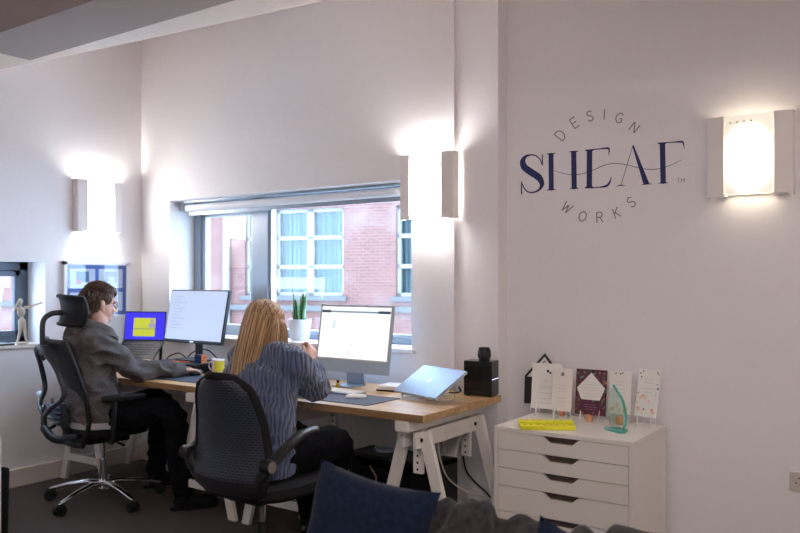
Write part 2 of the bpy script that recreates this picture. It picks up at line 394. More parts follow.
# merge openings that overlap sideways into clean wall strips
bm = nb()
for xa, xb in zip(xs, xs[1:]):
    for za, zb in zip(zs, zs[1:]):
        cx, cz = (xa+xb)/2, (za+zb)/2
        if not any(q[0] < cx < q[1] and q[2] < cz < q[3] for q in wins): box(bm, (xa, 0, za), (xb, .35, zb))
bmesh.ops.remove_doubles(bm, verts=bm.verts, dist=1e-4)
mk('brick_wall', bm, brick, bld)
bm = nb(); box(bm, (-26, .6, -4), (9, 6, 6.1)); mk('core', bm, mat('dark_interior', (.08, .12, .14), .9), bld)
STONE = mat('grey_stone', (.085, .087, .09), .8)
for xa, xb, za, zb in wins:
    if not (za > -3 and zb < 8): continue
    bm = nb(); t = .09; xm = (xa+xb)/2
    for r_ in ((xa, xa+t, za, zb), (xb-t, xb, za, zb), (xm-.1, xm+.1, za, zb), (xa, xb, za, za+t), (xa, xb, zb-t, zb)): box(bm, (r_[0], .1, r_[2]), (r_[1], .2, r_[3]))
    for k in (1, 2):
        zz = za+(zb-za)*k/3; box(bm, (xa, .1, zz-.05), (xb, .2, zz+.05))
    f = mk('window_frame', bm, WF, bld)
    bm = nb(); box(bm, (xa+.05, .15, za+.05), (xb-.05, .16, zb-.05)); mk('glazing', bm, glassm('far_glass', (.85, .95, 1), 1.0), f)
    bm = nb(); k = 0; xx = xa
    while xx < xb-.01:
        x2 = min(xx+.12, xb); box(bm, (xx, .3+.02*(k % 2), za), (x2-.015, .33+.02*(k % 2), zb)); xx = x2; k += 1
    mk('vertical_blind', bm, TEAL, f)
    bm = nb(); box(bm, (xa-.1, -.08, za-.12), (xb+.1, .2, za)); mk('window_ledge', bm, STONE, f)
bm = nb(); zl = z0-.38
box(bm, (-26, -.12, zl), (9, .02, zl+.13)); mk('stone_course', bm, STONE, bld)
xp = fac(229, 280)[0]
bm = nb(); cyl(bm, (xp, -.12, -4), (xp, -.12, 3.2), .09); mk('downpipe', bm, WF, bld, smooth=True)
# street outside, low
bm = nb(); box(bm, (-40, 5.5, -4.2), (12, 22, -4.0)); struct('street', bm, mat('pale_paving', (.42, .43, .45), .9))
# building seen through the little left window
bw = thing('brick_outbuilding', 'pinkish brick wall with a pale window outside the small left window', 'building', (-12, 3, -4))
bm = nb(); box(bm, (-.4, -5, 0), (0, 3.2, 8.0)); mk('brick_wall', bm, brick, bw)
bm = nb(); box(bm, (0, .9, 5.35), (.05, 2.45, 6.6)); mk('window_frame', bm, WF, bw)
bm = nb(); box(bm, (.05, 1.0, 5.45), (.07, 2.35, 6.5)); mk('window_pane', bm, mat('pale_teal', (.30, .50, .52), .2), bw)

# ------------------------------------------------------------------ WALL LAMPS
def lamp(loc, rz, label, s):
    # local: x along wall, y out of the wall towards the room is -y, z up; origin at the lamp's centre on the wall
    t = thing('wall_lamp', label, 'wall lamp', loc, rz, None)
    W, H, D = .362, .37, .07
    bm = nb(); box(bm, (-W/2+.03, -.012, -H/2+.01), (W/2-.03, 0, H/2-.01)); mk('back_plate', bm, WHITE, t, bevel=.003)
    for sg in (-1, 1):
        pts = [(sg*W/2, 0), (sg*W/2, -.050), (sg*(W/2-.006), -.056), (sg*(W/2-.075), -D), (sg*(W/2-.076), -D+.005), (sg*(W/2-.009), -.050), (sg*(W/2-.005), -.047), (sg*(W/2-.005), 0)]
        bm = nb(); prism(bm, pts, H, Matrix.Translation((0, 0, -H/2))); mk('side_plate', bm, STEELP, t)
    # bowed opal diffuser
    out, inn = [], []
    for k in range(13):
        a = -1+2*k/12; out.append((a*(W/2-.078), -D+.006-.022*(1-a*a)))
    pts = out+[(x, y+.004) for x, y in reversed(out)]
    bm = nb(); prism(bm, pts, H-.016, Matrix.Translation((0, 0, -H/2+.010))); 
    m = mat('opal_glass', (.85, .84, .74), .35)
    n, l, b = nodes(m)
    tc = n.new('ShaderNodeTexCoord'); mp = n.new('ShaderNodeMapping'); mp.inputs['Scale'].default_value = (8.2, 0, 5.9); mp.inputs['Location'].default_value = (0, 0, .08)
    ln = n.new('ShaderNodeVectorMath'); ln.operation = 'LENGTH'; mr = n.new('ShaderNodeMapRange'); mr.interpolation_type = 'SMOOTHSTEP'
    mr.inputs['From Min'].default_value = s[2]; mr.inputs['From Max'].default_value = s[3]; mr.inputs['To Min'].default_value = s[0]; mr.inputs['To Max'].default_value = s[1]
    l.new(tc.outputs['Object'], mp.inputs[0]); l.new(mp.outputs[0], ln.inputs[0]); l.new(ln.outputs['Value'], mr.inputs['Value']); l.new(mr.outputs[0], b.inputs['Emission Strength'])
    b.inputs['Emission Color'].default_value = (*s[4], 1)
    d = mk('diffuser', bm, m, t, smooth=True)
    bm = nb(); cyl(bm, (0, -.042, -.12), (0, -.042, .12), .014); mk('bulb', bm, emit('tube_light', s[4], s[5]), t)
    for zz in (H/2-.035,):
        for k in range(4):
            bm = nb(); x = -.075+.03*k; cyl(bm, (x, -D+.006-.022*(1-(x/(W/2-.078))**2)-.001, zz), (x, -D+.006-.022*(1-(x/(W/2-.078))**2)+.002, zz), .0045); mk('vent_hole', bm, mat('hole_grey', (.35, .34, .28), .7), t)
    for sg in (-1, 1):
        bm = nb(); box(bm, (sg*(W/2-.05)-.03, -.07, -H/2+.004), (sg*(W/2-.05)+.03, -.01, -H/2+.012)); mk('bracket', bm, STEELP, t)
    return t
pale = (1, .92, .87); warm = (1, .90, .74); cool = (1, .97, .95)
lamp((-.7135, YR, 1.925), 0, 'wall lamp right of the dark blue lettering, its glow contained in the glass', (7, .40, .12, 1.05, warm, 8))
cl2 = (at_Y(403, 185, YW-.07)+at_Y(455, 185, YW-.07))/2
lamp((cl2.x-.025, YW, 1.89), 0, 'blazing wall lamp at the right end of the wide window', (30, 10, .5, 1.2, cool, 270))
lamp((XL, 3.35, 1.885), R(90), 'blazing wall lamp above the blue picture on the left wall', (26, 7, .5, 1.2, cool, 210))

# ------------------------------------------------------------------ LETTERING on the right wall
def wl_(zx, zy):   # coordinates in an enlarged view (x3.555, corner 500,90) of the photograph
    p = at_Y(500+zx/3.555, 90+zy/3.555, YR); return (p.x, p.z)
def decal(bm, pts, t=.0015):
    q = [wl_(*p) for p in pts]
    M = Matrix(((1, 0, 0, 0), (0, 0, -1, YR), (0, 1, 0, 0), (0, 0, 0, 1)))
    prism(bm, q, t, M)
def stroke(bm, P, Wd, n=10):
    P = spline([V((x, y, 0)) for x, y in P], n); m = len(P)
    L, Rr = [], []
    for i, p in enumerate(P):
        d = (P[min(i+1, m-1)]-P[max(i-1, 0)]).normalized(); nn = V((-d.y, d.x, 0))
        t = i/(m-1)*(len(Wd)-1); k = min(int(t), len(Wd)-2); wv = Wd[k]+(Wd[k+1]-Wd[k])*(t-k)
        L.append(p+nn*wv/2); Rr.append(p-nn*wv/2)
    for i in range(m-1):
        decal(bm, [(L[i].x, L[i].y), (L[i+1].x, L[i+1].y), (Rr[i+1].x, Rr[i+1].y), (Rr[i].x, Rr[i].y)])
sign = thing('wall_lettering', 'dark blue and grey company lettering applied to the white wall above the drawer unit', 'sign', (-1.413, YR, 1.945))
LT = []
def letter(name, m=None):
    global bm
    mk(name, bm, m or INK, sign, loc=(-1.413, YR, 1.945)); bm = nb()
bm = nb()
# S
stroke(bm, [(150, 266), (143, 248), (128, 234), (108, 231), (90, 238), (81, 255), (88, 275), (112, 293), (138, 311), (149, 334), (140, 354), (118, 364), (98, 361), (84, 345), (76, 326)],
       [2, 3.5, 4.5, 5, 10, 19, 24, 25, 24, 16, 7, 5, 4.5, 3.5, 2])
decal(bm, [(149, 229), (152, 229), (153, 268), (149, 266)]); decal(bm, [(75, 325), (78, 326), (79, 370), (75, 371)]); letter('letter_S')
def stem(xt, xb, yt, yb, w_):
    decal(bm, [(xt, yt), (xt+w_, yt-.6), (xb+w_, yb-.6), (xb, yb)])
    stroke(bm, [(xt-8, yt+1), (xt, yt+3), (xt+w_/2, yt+1), (xt+w_, yt+2), (xt+w_+8, yt-1)], [1, 4, 4, 4, 1], 4)
    stroke(bm, [(xb-8, yb+1), (xb, yb-3), (xb+w_/2, yb-1), (xb+w_, yb-4), (xb+w_+8, yb-1)], [1, 4, 4, 4, 1], 4)
stem(173, 174, 225, 357, 17); stem(253, 255, 217, 352, 18); letter('letter_H'); stem(309, 308, 213, 348, 19)
stroke(bm, [(304, 214), (350, 210), (382, 207), (388, 213), (386, 232)], [3, 3.5, 7, 5, 1]); stroke(bm, [(304, 349), (350, 346), (378, 341), (390, 328), (396, 308)], [3, 3.5, 8, 6, 1]); letter('letter_E')
stem(568, 571, 188, 333, 19)
stroke(bm, [(560, 189), (610, 186), (645, 184), (652, 190), (656, 210)], [3, 3.5, 7, 5, 1]); letter('letter_F')
decal(bm, [(470, 198), (475, 196), (532, 335), (511, 337)]); stroke(bm, [(472, 200), (450, 272), (430, 340)], [1.5, 1.5, 1.5], 3)
stroke(bm, [(412, 342), (430, 339), (446, 340)], [1, 4, 1], 4); stroke(bm, [(502, 338), (521, 334), (542, 334)], [1, 5, 1], 4)
letter('letter_A')
stroke(bm, [(192, 286), (225, 297), (262, 301), (300, 296), (340, 281), (375, 266), (412, 261), (450, 266), (490, 276), (530, 282), (565, 280), (605, 268), (645, 250)], [1, 1.6, 2, 2, 2, 2, 2, 2, 2, 2, 2, 1.6, 1])
mk('wave_line', bm, INK, sign, loc=(-1.413, YR, 1.945))
def gchar(ch, cx, cy, ang, h):
    gl = nb()
    G = {'D': [[(0, 0), (0, 1)], [(0, 1), (.35, 1), (.6, .75), (.65, .5), (.6, .25), (.35, 0), (0, 0)]], 'E': [[(0, 0), (0, 1)], [(0, 1), (.55, 1)], [(0, .52), (.48, .52)], [(0, 0), (.55, 0)]],
         'S': [[(.55, .85), (.3, 1), (.05, .8), (.15, .58), (.45, .45), (.55, .2), (.3, 0), (0, .15)]], 'I': [[(0, 0), (0, 1)]],
         'G': [[(.62, .85), (.35, 1), (.08, .8), (0, .5), (.08, .2), (.35, 0), (.62, .15)], [(.62, .15), (.62, .47)], [(.38, .47), (.62, .47)]], 'N': [[(0, 0), (0, 1)], [(0, 1), (.62, 0)], [(.62, 0), (.62, 1)]],
         'W': [[(0, 1), (.2, 0)], [(.2, 0), (.42, .8)], [(.42, .8), (.64, 0)], [(.64, 0), (.84, 1)]], 'O': [[(.35, 1), (.08, .8), (0, .5), (.08, .2), (.35, 0), (.62, .2), (.7, .5), (.62, .8), (.35, 1)]],
         'R': [[(0, 0), (0, 1)], [(0, 1), (.38, 1), (.54, .77), (.38, .52), (0, .52)], [(.28, .52), (.58, 0)]], 'K': [[(0, 0), (0, 1)], [(.52, 1), (0, .42)], [(.14, .58), (.56, 0)]],
         'T': [[(0, 1), (.6, 1)], [(.3, 1), (.3, 0)]], 'M': [[(0, 0), (0, 1)], [(0, 1), (.36, .3)], [(.36, .3), (.72, 1)], [(.72, 1), (.72, 0)]]}[ch]
    wd = max(x for s_ in G for x, y in s_); a = R(ang)
    for s_ in G:
        pts = []
        for x, y in s_:
            X, Y = (x-wd/2)*h, (.5-y)*h
            pts.append((cx+X*math.cos(a)-Y*math.sin(a), cy+X*math.sin(a)+Y*math.cos(a)-X*.07))
        if len(pts) == 2: stroke(gl, pts, [3.6, 3.6], 1) if h > 25 else stroke(gl, pts, [1.6, 1.6], 1)
        else: stroke(gl, pts, [3.6]*len(pts), 5)
    mk('letter_'+ch, gl, GREYV, sign, loc=(-1.413, YR, 1.945))
for ch, cx, cy, an in (('D', 215, 160, -52), ('E', 265, 116, -32), ('S', 319, 93, -14), ('I', 371, 87, 3), ('G', 424, 99, 20), ('N', 478, 133, 38)): gchar(ch, cx, cy, an, 36)
for ch, cx, cy, an in (('W', 238, 418, 38), ('O', 294, 449, 18), ('R', 355, 453, -2), ('K', 415, 436, -20), ('S', 466, 399, -36)): gchar(ch, cx, cy, an, 36)
gchar('T', 635, 322, 0, 16); gchar('M', 650, 321, 0, 16)

lamp((1.35, YR, 1.925), 0, 'added fill lamp farther along the lettered wall, outside the view', (16, 7, .5, 1.2, pale, 430))  # unseen lamp added to brighten the lettered wall and ceiling
lamp((2.5, 1.2, 1.9), R(-90), 'added fill lamp on the side wall to the right of the viewer, outside the view', (16, 7, .5, 1.2, pale, 430))  # second unseen lamp, put in for more light on the upper walls

HTONE = [mat('blonde_%s' % nm, c, .42) for nm, c in (('deep', (.15, .082, .038)), ('mid', (.29, .168, .08)), ('gold', (.42, .26, .13)), ('light', (.58, .40, .23)))]

# ------------------------------------------------------------------ DESKS ON TRESTLES
DT = .75; TH = .036
def tabletop(x0, x1, y0, y1, label):
    bm = nb(); box(bm, (0, 0, 0), (x1-x0, y1-y0, TH))
    o = mk('tabletop', bm, WOOD, None, bevel=.003); o.location = (x0, y0, DT-TH); tag(o, label, 'tabletop'); return o
tabletop(-4.86, -3.405, 2.985, 3.70, "oak worktop at the far left corner carrying the man's computers")
tabletop(-3.40, -1.912, 2.93, 3.69, "oak worktop at the woman's place with its right end open to view")
def trestle(x, y, label):
    t = thing('trestle', label, 'trestle', (x, y, 0), 0, None)      # beam along local y
    bm = nb(); cbox(bm, (0, 0, .688), (.075, .74, .05)); mk('top_beam', bm, TRESTLE, t, bevel=.003)
    for sx in (-1, 1):
        bm = nb(); cbox(bm, (sx*.034, 0, .615), (.02, .62, .075)); mk('side_rail', bm, TRESTLE, t, bevel=.002)
    for sy in (-1, 1):
        yy = sy*.255
        for sx in (-1, 1):
            bm = nb(); beam(bm, (sx*.052, yy, .655), (sx*.232, yy, .0), .060, .026, (1, 0, 0))
            for v in bm.verts:
                if v.co.z < .02: v.co.z = 0
            # legs are planks whose broad face looks along the beam
            mk('leg', bm, TRESTLE, t, bevel=.002)
        bm = nb(); cbox(bm, (0, yy+sy*.020, .165), (.36, .018, .045)); mk('crossbar', bm, TRESTLE, t, bevel=.002)
        bm = nb(); cbox(bm, (0, yy-sy*.03, .56), (.052, .022, .23)); p = mk('height_post', bm, TRESTLE, t, bevel=.002)
        for k in range(6):
            bm = nb(); cyl(bm, (0, yy-sy*.03-.0125, .465+k*.032), (0, yy-sy*.03+.0125, .465+k*.032), .0055, n=10); mk('peg_hole', bm, BLACKM, p)
        bm = nb(); cyl(bm, (.0615, yy, .615), (.075, yy, .615), .011, n=12); mk('bolt', bm, BLACK, t)
        bm = nb(); cyl(bm, (.045, yy-.016, .615), (.045, yy-.024, .615), .010, n=12); mk('bolt', bm, BLACK, t)
    return t
trestle(-4.72, 3.33, 'white wooden trestle standing against the left wall behind the headrest chair')
trestle(-3.52, 3.33, "white wooden trestle standing behind the black chair's left side by the man's feet")
trestle(-2.95, 3.33, "white wooden trestle behind the woman's chair, mostly hidden by it")
trestle(-2.03, 3.30, 'white wooden trestle under the open right end of the worktop')

# ------------------------------------------------------------------ MAN'S DESK
# riser with cables
t = thing('monitor_riser', "low black riser shelf on the man's desk under the big screen", 'stand', (-4.13, 3.47, DT))
bm = nb(); box(bm, (-.24, -.13, .05), (.185, .14, .066)); mk('shelf', bm, BLACK, t, bevel=.004)
for sx in (-.22, .165):
    bm = nb(); box(bm, (sx-.012, -.11, 0), (sx+.012, .11, .05)); mk('leg', bm, BLACK, t)
t = thing('monitor', 'large matt black computer screen showing a pale page, left of the woman', 'computer monitor', (-4.135, 3.51, DT+.066), R(-2))
PW, PH = .60, .365; T = Matrix.Translation((0, -.02, .12)) @ Matrix.Rotation(R(-11), 4, 'X')
def panel(bm, x0, x1, z0, z1, y0, y1, M): return box(bm, (x0, y0, z0), (x1, y1, z1), M)
bm = nb(); panel(bm, -PW/2, PW/2, 0, PH, 0, .028, T); mk('housing', bm, BLACK, t, bevel=.004)
bm = nb(); panel(bm, -PW/2+.008, PW/2-.008, .020, PH-.010, -.0015, .001, T); sc = mk('screen', bm, emit('screen_pale', (.60, .72, 1), .62), t)
TXT = emit('screen_text', (.50, .60, .88), .54)
for k in range(11):
    bm = nb(); zz = PH-.05-k*.022; panel(bm, -.25, -.25+rnd.uniform(.06, .2), zz, zz+.005, -.0022, -.0014, T); mk('text_line', bm, TXT, sc)
bm = nb(); panel(bm, -.018, .018, .006, .013, -.001, .001, T); mk('maker_mark', bm, ALUM, t)
bm = nb(); beam(bm, (0, .045, 0), (0, .045, .30), .06, .02, (1, 0, 0)); mk('stand_neck', bm, BLACK, t, bevel=.004)
bm = nb(); box(bm, (-.11, -.07, 0), (.11, .09, .012)); mk('stand_foot', bm, BLACK, t, bevel=.005)

# laptop on a sloping stand
Z0 = .935
t = thing('laptop_stand', "sloping black stand beneath the man's open laptop", 'laptop stand', (-4.67, 3.46, DT), R(22))
bm = nb(); beam(bm, (-.13, -.09, .02), (-.13, .10, .165), .02, .006, (1, 0, 0)); beam(bm, (-.13, .10, .165), (-.13, .08, 0), .02, .006, (1, 0, 0)); mk('support', bm, BLACKM, t)
bm = nb(); beam(bm, (.13, -.09, .02), (.13, .10, .165), .02, .006, (1, 0, 0)); beam(bm, (.13, .10, .165), (.13, .08, 0), .02, .006, (1, 0, 0)); mk('support', bm, BLACKM, t)
bm = nb(); box(bm, (-.14, -.10, 0), (.14, .10, .012)); mk('stand_base', bm, BLACKM, t)
t = thing('laptop', 'open black laptop with a bright blue and yellow picture on its screen', 'laptop', (-4.67, 3.46, DT+.03), R(22)); t.scale = (.96, .96, .96)
A = Matrix.Translation((0, -.10, 0)) @ Matrix.Rotation(R(36), 4, 'X')
bm = nb(); box(bm, (-.17, 0, 0), (.17, .235, .014), A); mk('keyboard_deck', bm, BLACK, t, bevel=.003)
for r_ in range(5):
    for c_ in range(13):
        pass
bm = nb()
for r_ in range(5):
    for c_ in range(13): box(bm, (-.152+c_*.0235, .085+r_*.026, .014), (-.152+c_*.0235+.019, .085+r_*.026+.021, .0165), A)
kb = mk('keyboard', bm, mat('key_grey', (.05, .05, .055), .5), t); kb['kind'] = 'stuff'
hy = A @ V((0, .235, .012)); B = Matrix.Translation(hy) @ Matrix.Rotation(R(-8), 4, 'X')
bm = nb(); box(bm, (-.17, 0, 0), (.17, .008, .222), B); mk('lid', bm, BLACK, t, bevel=.003)
bm = nb(); box(bm, (-.163, -.001, .012), (.163, .001, .214), B); sc = mk('screen', bm, emit('screen_blue', (.03, .012, .80), .80), t)
bm = nb(); box(bm, (-.093, -.002, .035), (.088, -.001, .173), B); mk('picture', bm, emit('screen_yellow', (.66, .70, .03), .62), sc)
DK = emit('screen_dark', (.05, .12, .25), .5)
bm = nb(); box(bm, (-.093, -.003, .088), (.088, -.002, .093), B); mk('picture_bar', bm, DK, sc)
bm = nb(); ell(bm, (0, 0, 0), (.012, .0006, .016), B @ Matrix.Translation((.06, -.003, .150))); box(bm, (.035, -.003, .10), (.085, -.002, .132), B); mk('pictured_figure', bm, emit('screen_fig', (.35, .32, .45), .7), sc)
# small things on the desk
def mug(loc, label, body, band, rz):
    t = thing('mug', label, 'mug', loc, rz)
    bm = nb(); lathe(bm, [(0, 0), (.037, 0), (.040, .004), (.041, .092), (.039, .094), (.037, .090), (.036, .008), (0, .006)], n=28); mk('cup', bm, body, t, smooth=True)
    bm = nb(); n = 10
    for k in range(n):
        a0, a1 = R(-95+k*10), R(-85+k*10)
        prism(bm, [(.0412*math.cos(a0), .0412*math.sin(a0)), (.0412*math.cos(a1), .0412*math.sin(a1)), (.0418*math.cos(a1), .0418*math.sin(a1)), (.0418*math.cos(a0), .0418*math.sin(a0))], .07, Matrix.Translation((0, 0, .012)))
    mk('printed_band', bm, band, t)
    bm = nb(); tube(bm, spline([(-.038, 0, .074), (-.062, 0, .070), (-.066, 0, .045), (-.055, 0, .024), (-.038, 0, .022)], 5), .005, 8); mk('handle', bm, body, t, smooth=True)
p = at_z(222, 373, DT)
mug((-3.885, 3.50, DT), "white and yellow mug on the desk by the man's right hand", mat('mug_white', (.8, .78, .78), .3), mat('mug_yellow', (.70, .66, .05), .4), R(20))
p = at_z(208, 362, DT+.066)
t = thing('puzzle_cube', 'small cube puzzle of blue and orange squares on the black riser', 'toy', (-3.985, 3.44, DT+.066), R(10))
bm = nb(); cbox(bm, (0, 0, .028), (.056, .056, .056)); mk('core', bm, BLACK, t, bevel=.003)
for nm, c_, f_ in (('square_front', mat('cube_blue', (.02, .06, .22), .4), 0), ('square_side', mat('cube_orange', (.75, .22, .08), .4), 1)):
    for i in range(3):
        for j in range(3):
            bm = nb(); a_, z_ = -.0185+.0185*i, .0095+.0185*j
            cbox(bm, (a_, -.0285, z_) if f_ == 0 else (.0285, a_, z_), (.0155, .002, .0155) if f_ == 0 else (.002, .0155, .0155)); mk(nm, bm, c_, t)
t = thing('keyboard', "slim black keyboard on the desk between the man's hands", 'keyboard', (-4.40, 3.26, DT), R(-8))
bm = nb(); box(bm, (-.20, -.06, 0), (.20, .06, .014)); mk('case', bm, BLACK, t, bevel=.003)
bm = nb()
for r_ in range(5):
    for c_ in range(18): box(bm, (-.19+c_*.0212, -.054+r_*.022, .014), (-.19+c_*.0212+.018, -.054+r_*.022+.018, .018))
kk = mk('keys', bm, mat('key_black', (.03, .03, .032), .5), t); kk['kind'] = 'stuff'
o = mk('computer_mouse', ell(nb(), (0, 0, .016), (.032, .055, .020)), BLACK, smooth=True); o.location = (-3.895, 3.325, DT+.003); tag(o, "black mouse under the man's right hand", 'computer mouse')
o = mk('notepad', box(nb(), (-.07, -.05, 0), (.07, .05, .008)), mat('pink_pad', (.62, .22, .24), .6), bevel=.002); o.location = (-3.63, 3.22, DT); o.rotation_euler.z = R(12); tag(o, 'pink notepad on the desk beside the yellow and white mug', 'notepad')
o = mk('desk_mat', box(nb(), (-.26, -.14, 0), (.26, .14, .003)), mat('mat_blue', (.04, .055, .09), .8)); o.location = (-3.88, 3.22, DT); tag(o, "dark blue mat on the desk under the man's right forearm", 'desk mat')
# loose cables behind the riser
for k, (P, lb) in enumerate((([(-4.42, 3.52, .765), (-4.34, 3.46, .83), (-4.26, 3.50, .86), (-4.22, 3.56, .78)], 'black cable looping up from the desk left of the riser'),
              ([(-4.36, 3.60, .76), (-4.25, 3.60, .86), (-4.12, 3.62, .88), (-4.0, 3.63, .80), (-3.9, 3.62, .76)], 'black cable arching behind the big pale screen'),)):
    bm = nb(); tube(bm, spline(P, 8), .0045, 6); o = mk('desk_cable', bm, BLACK, smooth=True, loc=P[0]); tag(o, lb, 'cable')
# boards and papers on the riser
o = mk('pen', tube(nb(), [(-.07, 0, 0), (.07, .02, 0)], .005, 8), RED, smooth=True); o.location = (-4.12, 3.38, DT+.0715); tag(o, 'dark red pen lying on the black riser under the big screen', 'pen')

# ------------------------------------------------------------------ WINDOW SILL
pot = V((-3.505, 3.872, WZ0+.025))
t = thing('potted_plant', 'upright snake plant in a white pot on the window sill', 'potted plant', pot)
bm = nb(); lathe(bm, [(0, 0), (.056, 0), (.062, .01), (.077, .140), (.072, .140), (.069, .125), (0, .122)], n=32); mk('pot', bm, POTW, t, smooth=True)
bm = nb(); lathe(bm, [(0, .118), (.0685, .124), (.0, .130)], n=20); mk('soil', bm, mat('soil', (.05, .035, .03), .95), t)
for k in range(15):
    a = rnd.uniform(0, 6.28); rr = rnd.uniform(.0, .045); h = rnd.uniform(.13, .215); lean = rnd.uniform(.0, .10)
    if k == 0: a, rr, h, lean = 3.4, .045, .13, .30
    if k == 1: a, rr, h, lean = -.3, .045, .16, .16
    bx, by = rr*math.cos(a), rr*math.sin(a); tw = rnd.uniform(0, 3.1)
    bm = nb(); P = [V((bx+lean*h*math.cos(a)*q*q*1.6, by+lean*h*math.sin(a)*q*q*1.6, .12+h*q)) for q in (0, .3, .6, .85, 1)]
    tube(bm, P, [.010, .0125, .012, .008, .0015], 8, flat=.28, up=(math.cos(tw), math.sin(tw), .1)); mk('leaf', bm, LEAF, t, smooth=True)
o = mk('sensor_box', box(nb(), (-.028, -.02, 0), (.028, .02, .045)), BLINDW, bevel=.005); o.location = (-4.02, 3.90, WZ0+.025); tag(o, 'small white box on the window sill left of the woman\'s hair', 'box')
# wooden artist's figure on the left sill
t = thing('wooden_mannequin', 'jointed wooden artist figure stretching one arm out on the left window sill', 'figurine', (-4.995, 2.80, LZ0+.02), R(90)); t.scale = (.92, .92, .92)
# local x along the sill (world +Y), y towards the window
J = dict(hip=(0, 0, .155), waist=(0, 0, .19), chest=(-.005, 0, .235), neck=(-.012, 0, .278), shl=(.022, -.005, .262), shr=(-.036, 0, .262))
bm = nb(); lathe(bm, [(0, 0), (.042, 0), (.042, .012), (.036, .016), (0, .016)], n=24); mk('base', bm, PINE, t, smooth=True)
bm = nb(); ell(bm, (-.006, 0, .232), (.030, .019, .034)); ell(bm, (0, 0, .165), (.026, .018, .022)); tube(bm, [(0, 0, .17), (-.003, 0, .22)], .012, 10); tube(bm, [(-.008, 0, .25), (-.012, 0, .285)], .007, 8); mk('torso', bm, PINE, t, smooth=True)
bm = nb(); ell(bm, (-.014, 0, .306), (.016, .018, .025)); mk('head', bm, PINE, t, smooth=True)
for P in ([(.022, 0, .262), (.075, 0, .272), (.130, 0, .290), (.150, 0, .297)], [(-.036, 0, .262), (-.062, 0, .245), (-.048, 0, .275), (-.030, 0, .300)]):
    bm = nb(); tube(bm, P, [.010, .0085, .006, .007], 10); mk('arm', bm, PINE, t, smooth=True)
for P in ([(.012, 0, .16), (.022, 0, .095), (.030, 0, .03), (.040, 0, .022)], [(-.012, 0, .16), (-.016, 0, .095), (-.030, 0, .03), (-.038, 0, .022)]):
    bm = nb(); tube(bm, P, [.014, .011, .008, .007], 10); mk('leg', bm, PINE, t, smooth=True)
o = mk('tablet', box(nb(), (-.09, -.12, 0), (.09, .12, .012)), BLACK, bevel=.004); o.location = (-5.06, 2.62, LZ0+.02); tag(o, 'thin black tablet lying on the left window sill', 'tablet')
# picture on the left wall
y0, y1 = at_X(62, 262, XL).y, at_X(127, 262, XL).y; z0, z1 = 1.083, 1.49; yc, zc = (y0+y1)/2, (z0+z1)/2
t = thing('framed_picture', 'white framed picture with a blue mount on the left wall behind the man', 'picture', (XL, yc, zc), R(90))
w_, h_ = y1-y0, z1-z0
bm = nb()
for r_ in ((-w_/2, w_/2, h_/2-.022, h_/2), (-w_/2, w_/2, -h_/2, -h_/2+.022), (-w_/2, -w_/2+.022, -h_/2, h_/2), (w_/2-.022, w_/2, -h_/2, h_/2)): box(bm, (r_[0], -.028, r_[2]), (r_[1], 0, r_[3]))
mk('frame', bm, mat('frame_white', (.82, .84, .88), .4), t)
bm = nb(); box(bm, (-w_/2+.02, -.012, -h_/2+.02), (w_/2-.02, -.004, h_/2-.02)); mk('mount', bm, mat('mount_blue', (.06, .12, .42), .6), t)
pw, ph = (w_-.044-.085)/2, (h_-.044-.085)/2
BL = mat('print_blue', (.10, .20, .36), .6); PK = mat('print_pink', (.65, .15, .25), .6); GD = mat('print_grey', (.25, .27, .30), .6)
for i in (0, 1):
    for j in (0, 1):
        cx = -w_/2+.022+.028+pw/2+i*(pw+.029); cz = -h_/2+.022+.028+ph/2+j*(ph+.029)
        bm = nb(); cbox(bm, (cx, -.0135, cz), (pw, .003, ph)); s_ = mk('print', bm, mat('print_paper', (.62, .64, .74), .6), t)
        bm = nb(); cbox(bm, (cx, -.0155, cz+.012), (pw*.5, .001, ph*.55)); mk('printed_block', bm, BL if i == 0 else GD, s_)
        if i == 0:
            bm = nb(); ell(bm, (cx-.03, -.016, cz-.025), (.022, .0008, .018)); mk('printed_flower', bm, PK, s_)
        else:
            bm = nb(); cbox(bm, (cx+.004, -.0165, cz-.006), (pw*.32, .001, ph*.28)); mk('printed_panel', bm, s_.data.materials[0], s_)
bm = nb(); box(bm, (-w_/2+.02, -.020, -h_/2+.02), (w_/2-.02, -.018, h_/2-.02)); mk('picture_glass', bm, GLASS, t)

# ------------------------------------------------------------------ WOMAN'S DESK
t = thing('desktop_computer', 'all in one desktop computer with a silver chin and bright white screen', 'computer', (-2.80, 3.50, DT), R(-1))
T = Matrix.Translation((0, .02, .075)) @ Matrix.Rotation(R(-9), 4, 'X')
PW, PH = .547, .395
bm = nb(); panel(bm, -PW/2, PW/2, 0, PH, 0, .012, T); mk('housing', bm, mat('silver_blue', (.40, .50, .60), .4, .3), t, bevel=.003)
bm = nb(); panel(bm, -PW/2+.003, PW/2-.003, .070, PH-.003, -.0015, .0005, T); mk('bezel', bm, mat('bezel_pale', (.55, .55, .56), .4), t)
bm = nb(); panel(bm, -PW/2+.016, PW/2-.018, .080, PH-.014, -.0028, -.0010, T); sc = mk('screen', bm, emit('screen_white', (.90, .97, 1), .85), t)
bm = nb(); panel(bm, -PW/2+.016, PW/2-.018, PH-.048, PH-.038, -.0038, -.0028, T); mk('toolbar', bm, emit('bar_grey', (.30, .42, .52), .5), sc)
for xa, xb in ((-PW/2+.018, -PW/2+.085), (PW/2-.105, PW/2-.020)):
    bm = nb(); panel(bm, xa, xb, PH-.050, PH-.034, -.0044, -.0038, T); mk('toolbar_tab', bm, emit('bar_dark', (.05, .08, .12), .5), sc)
PG = emit('page_line', (.72, .80, .86), .75)
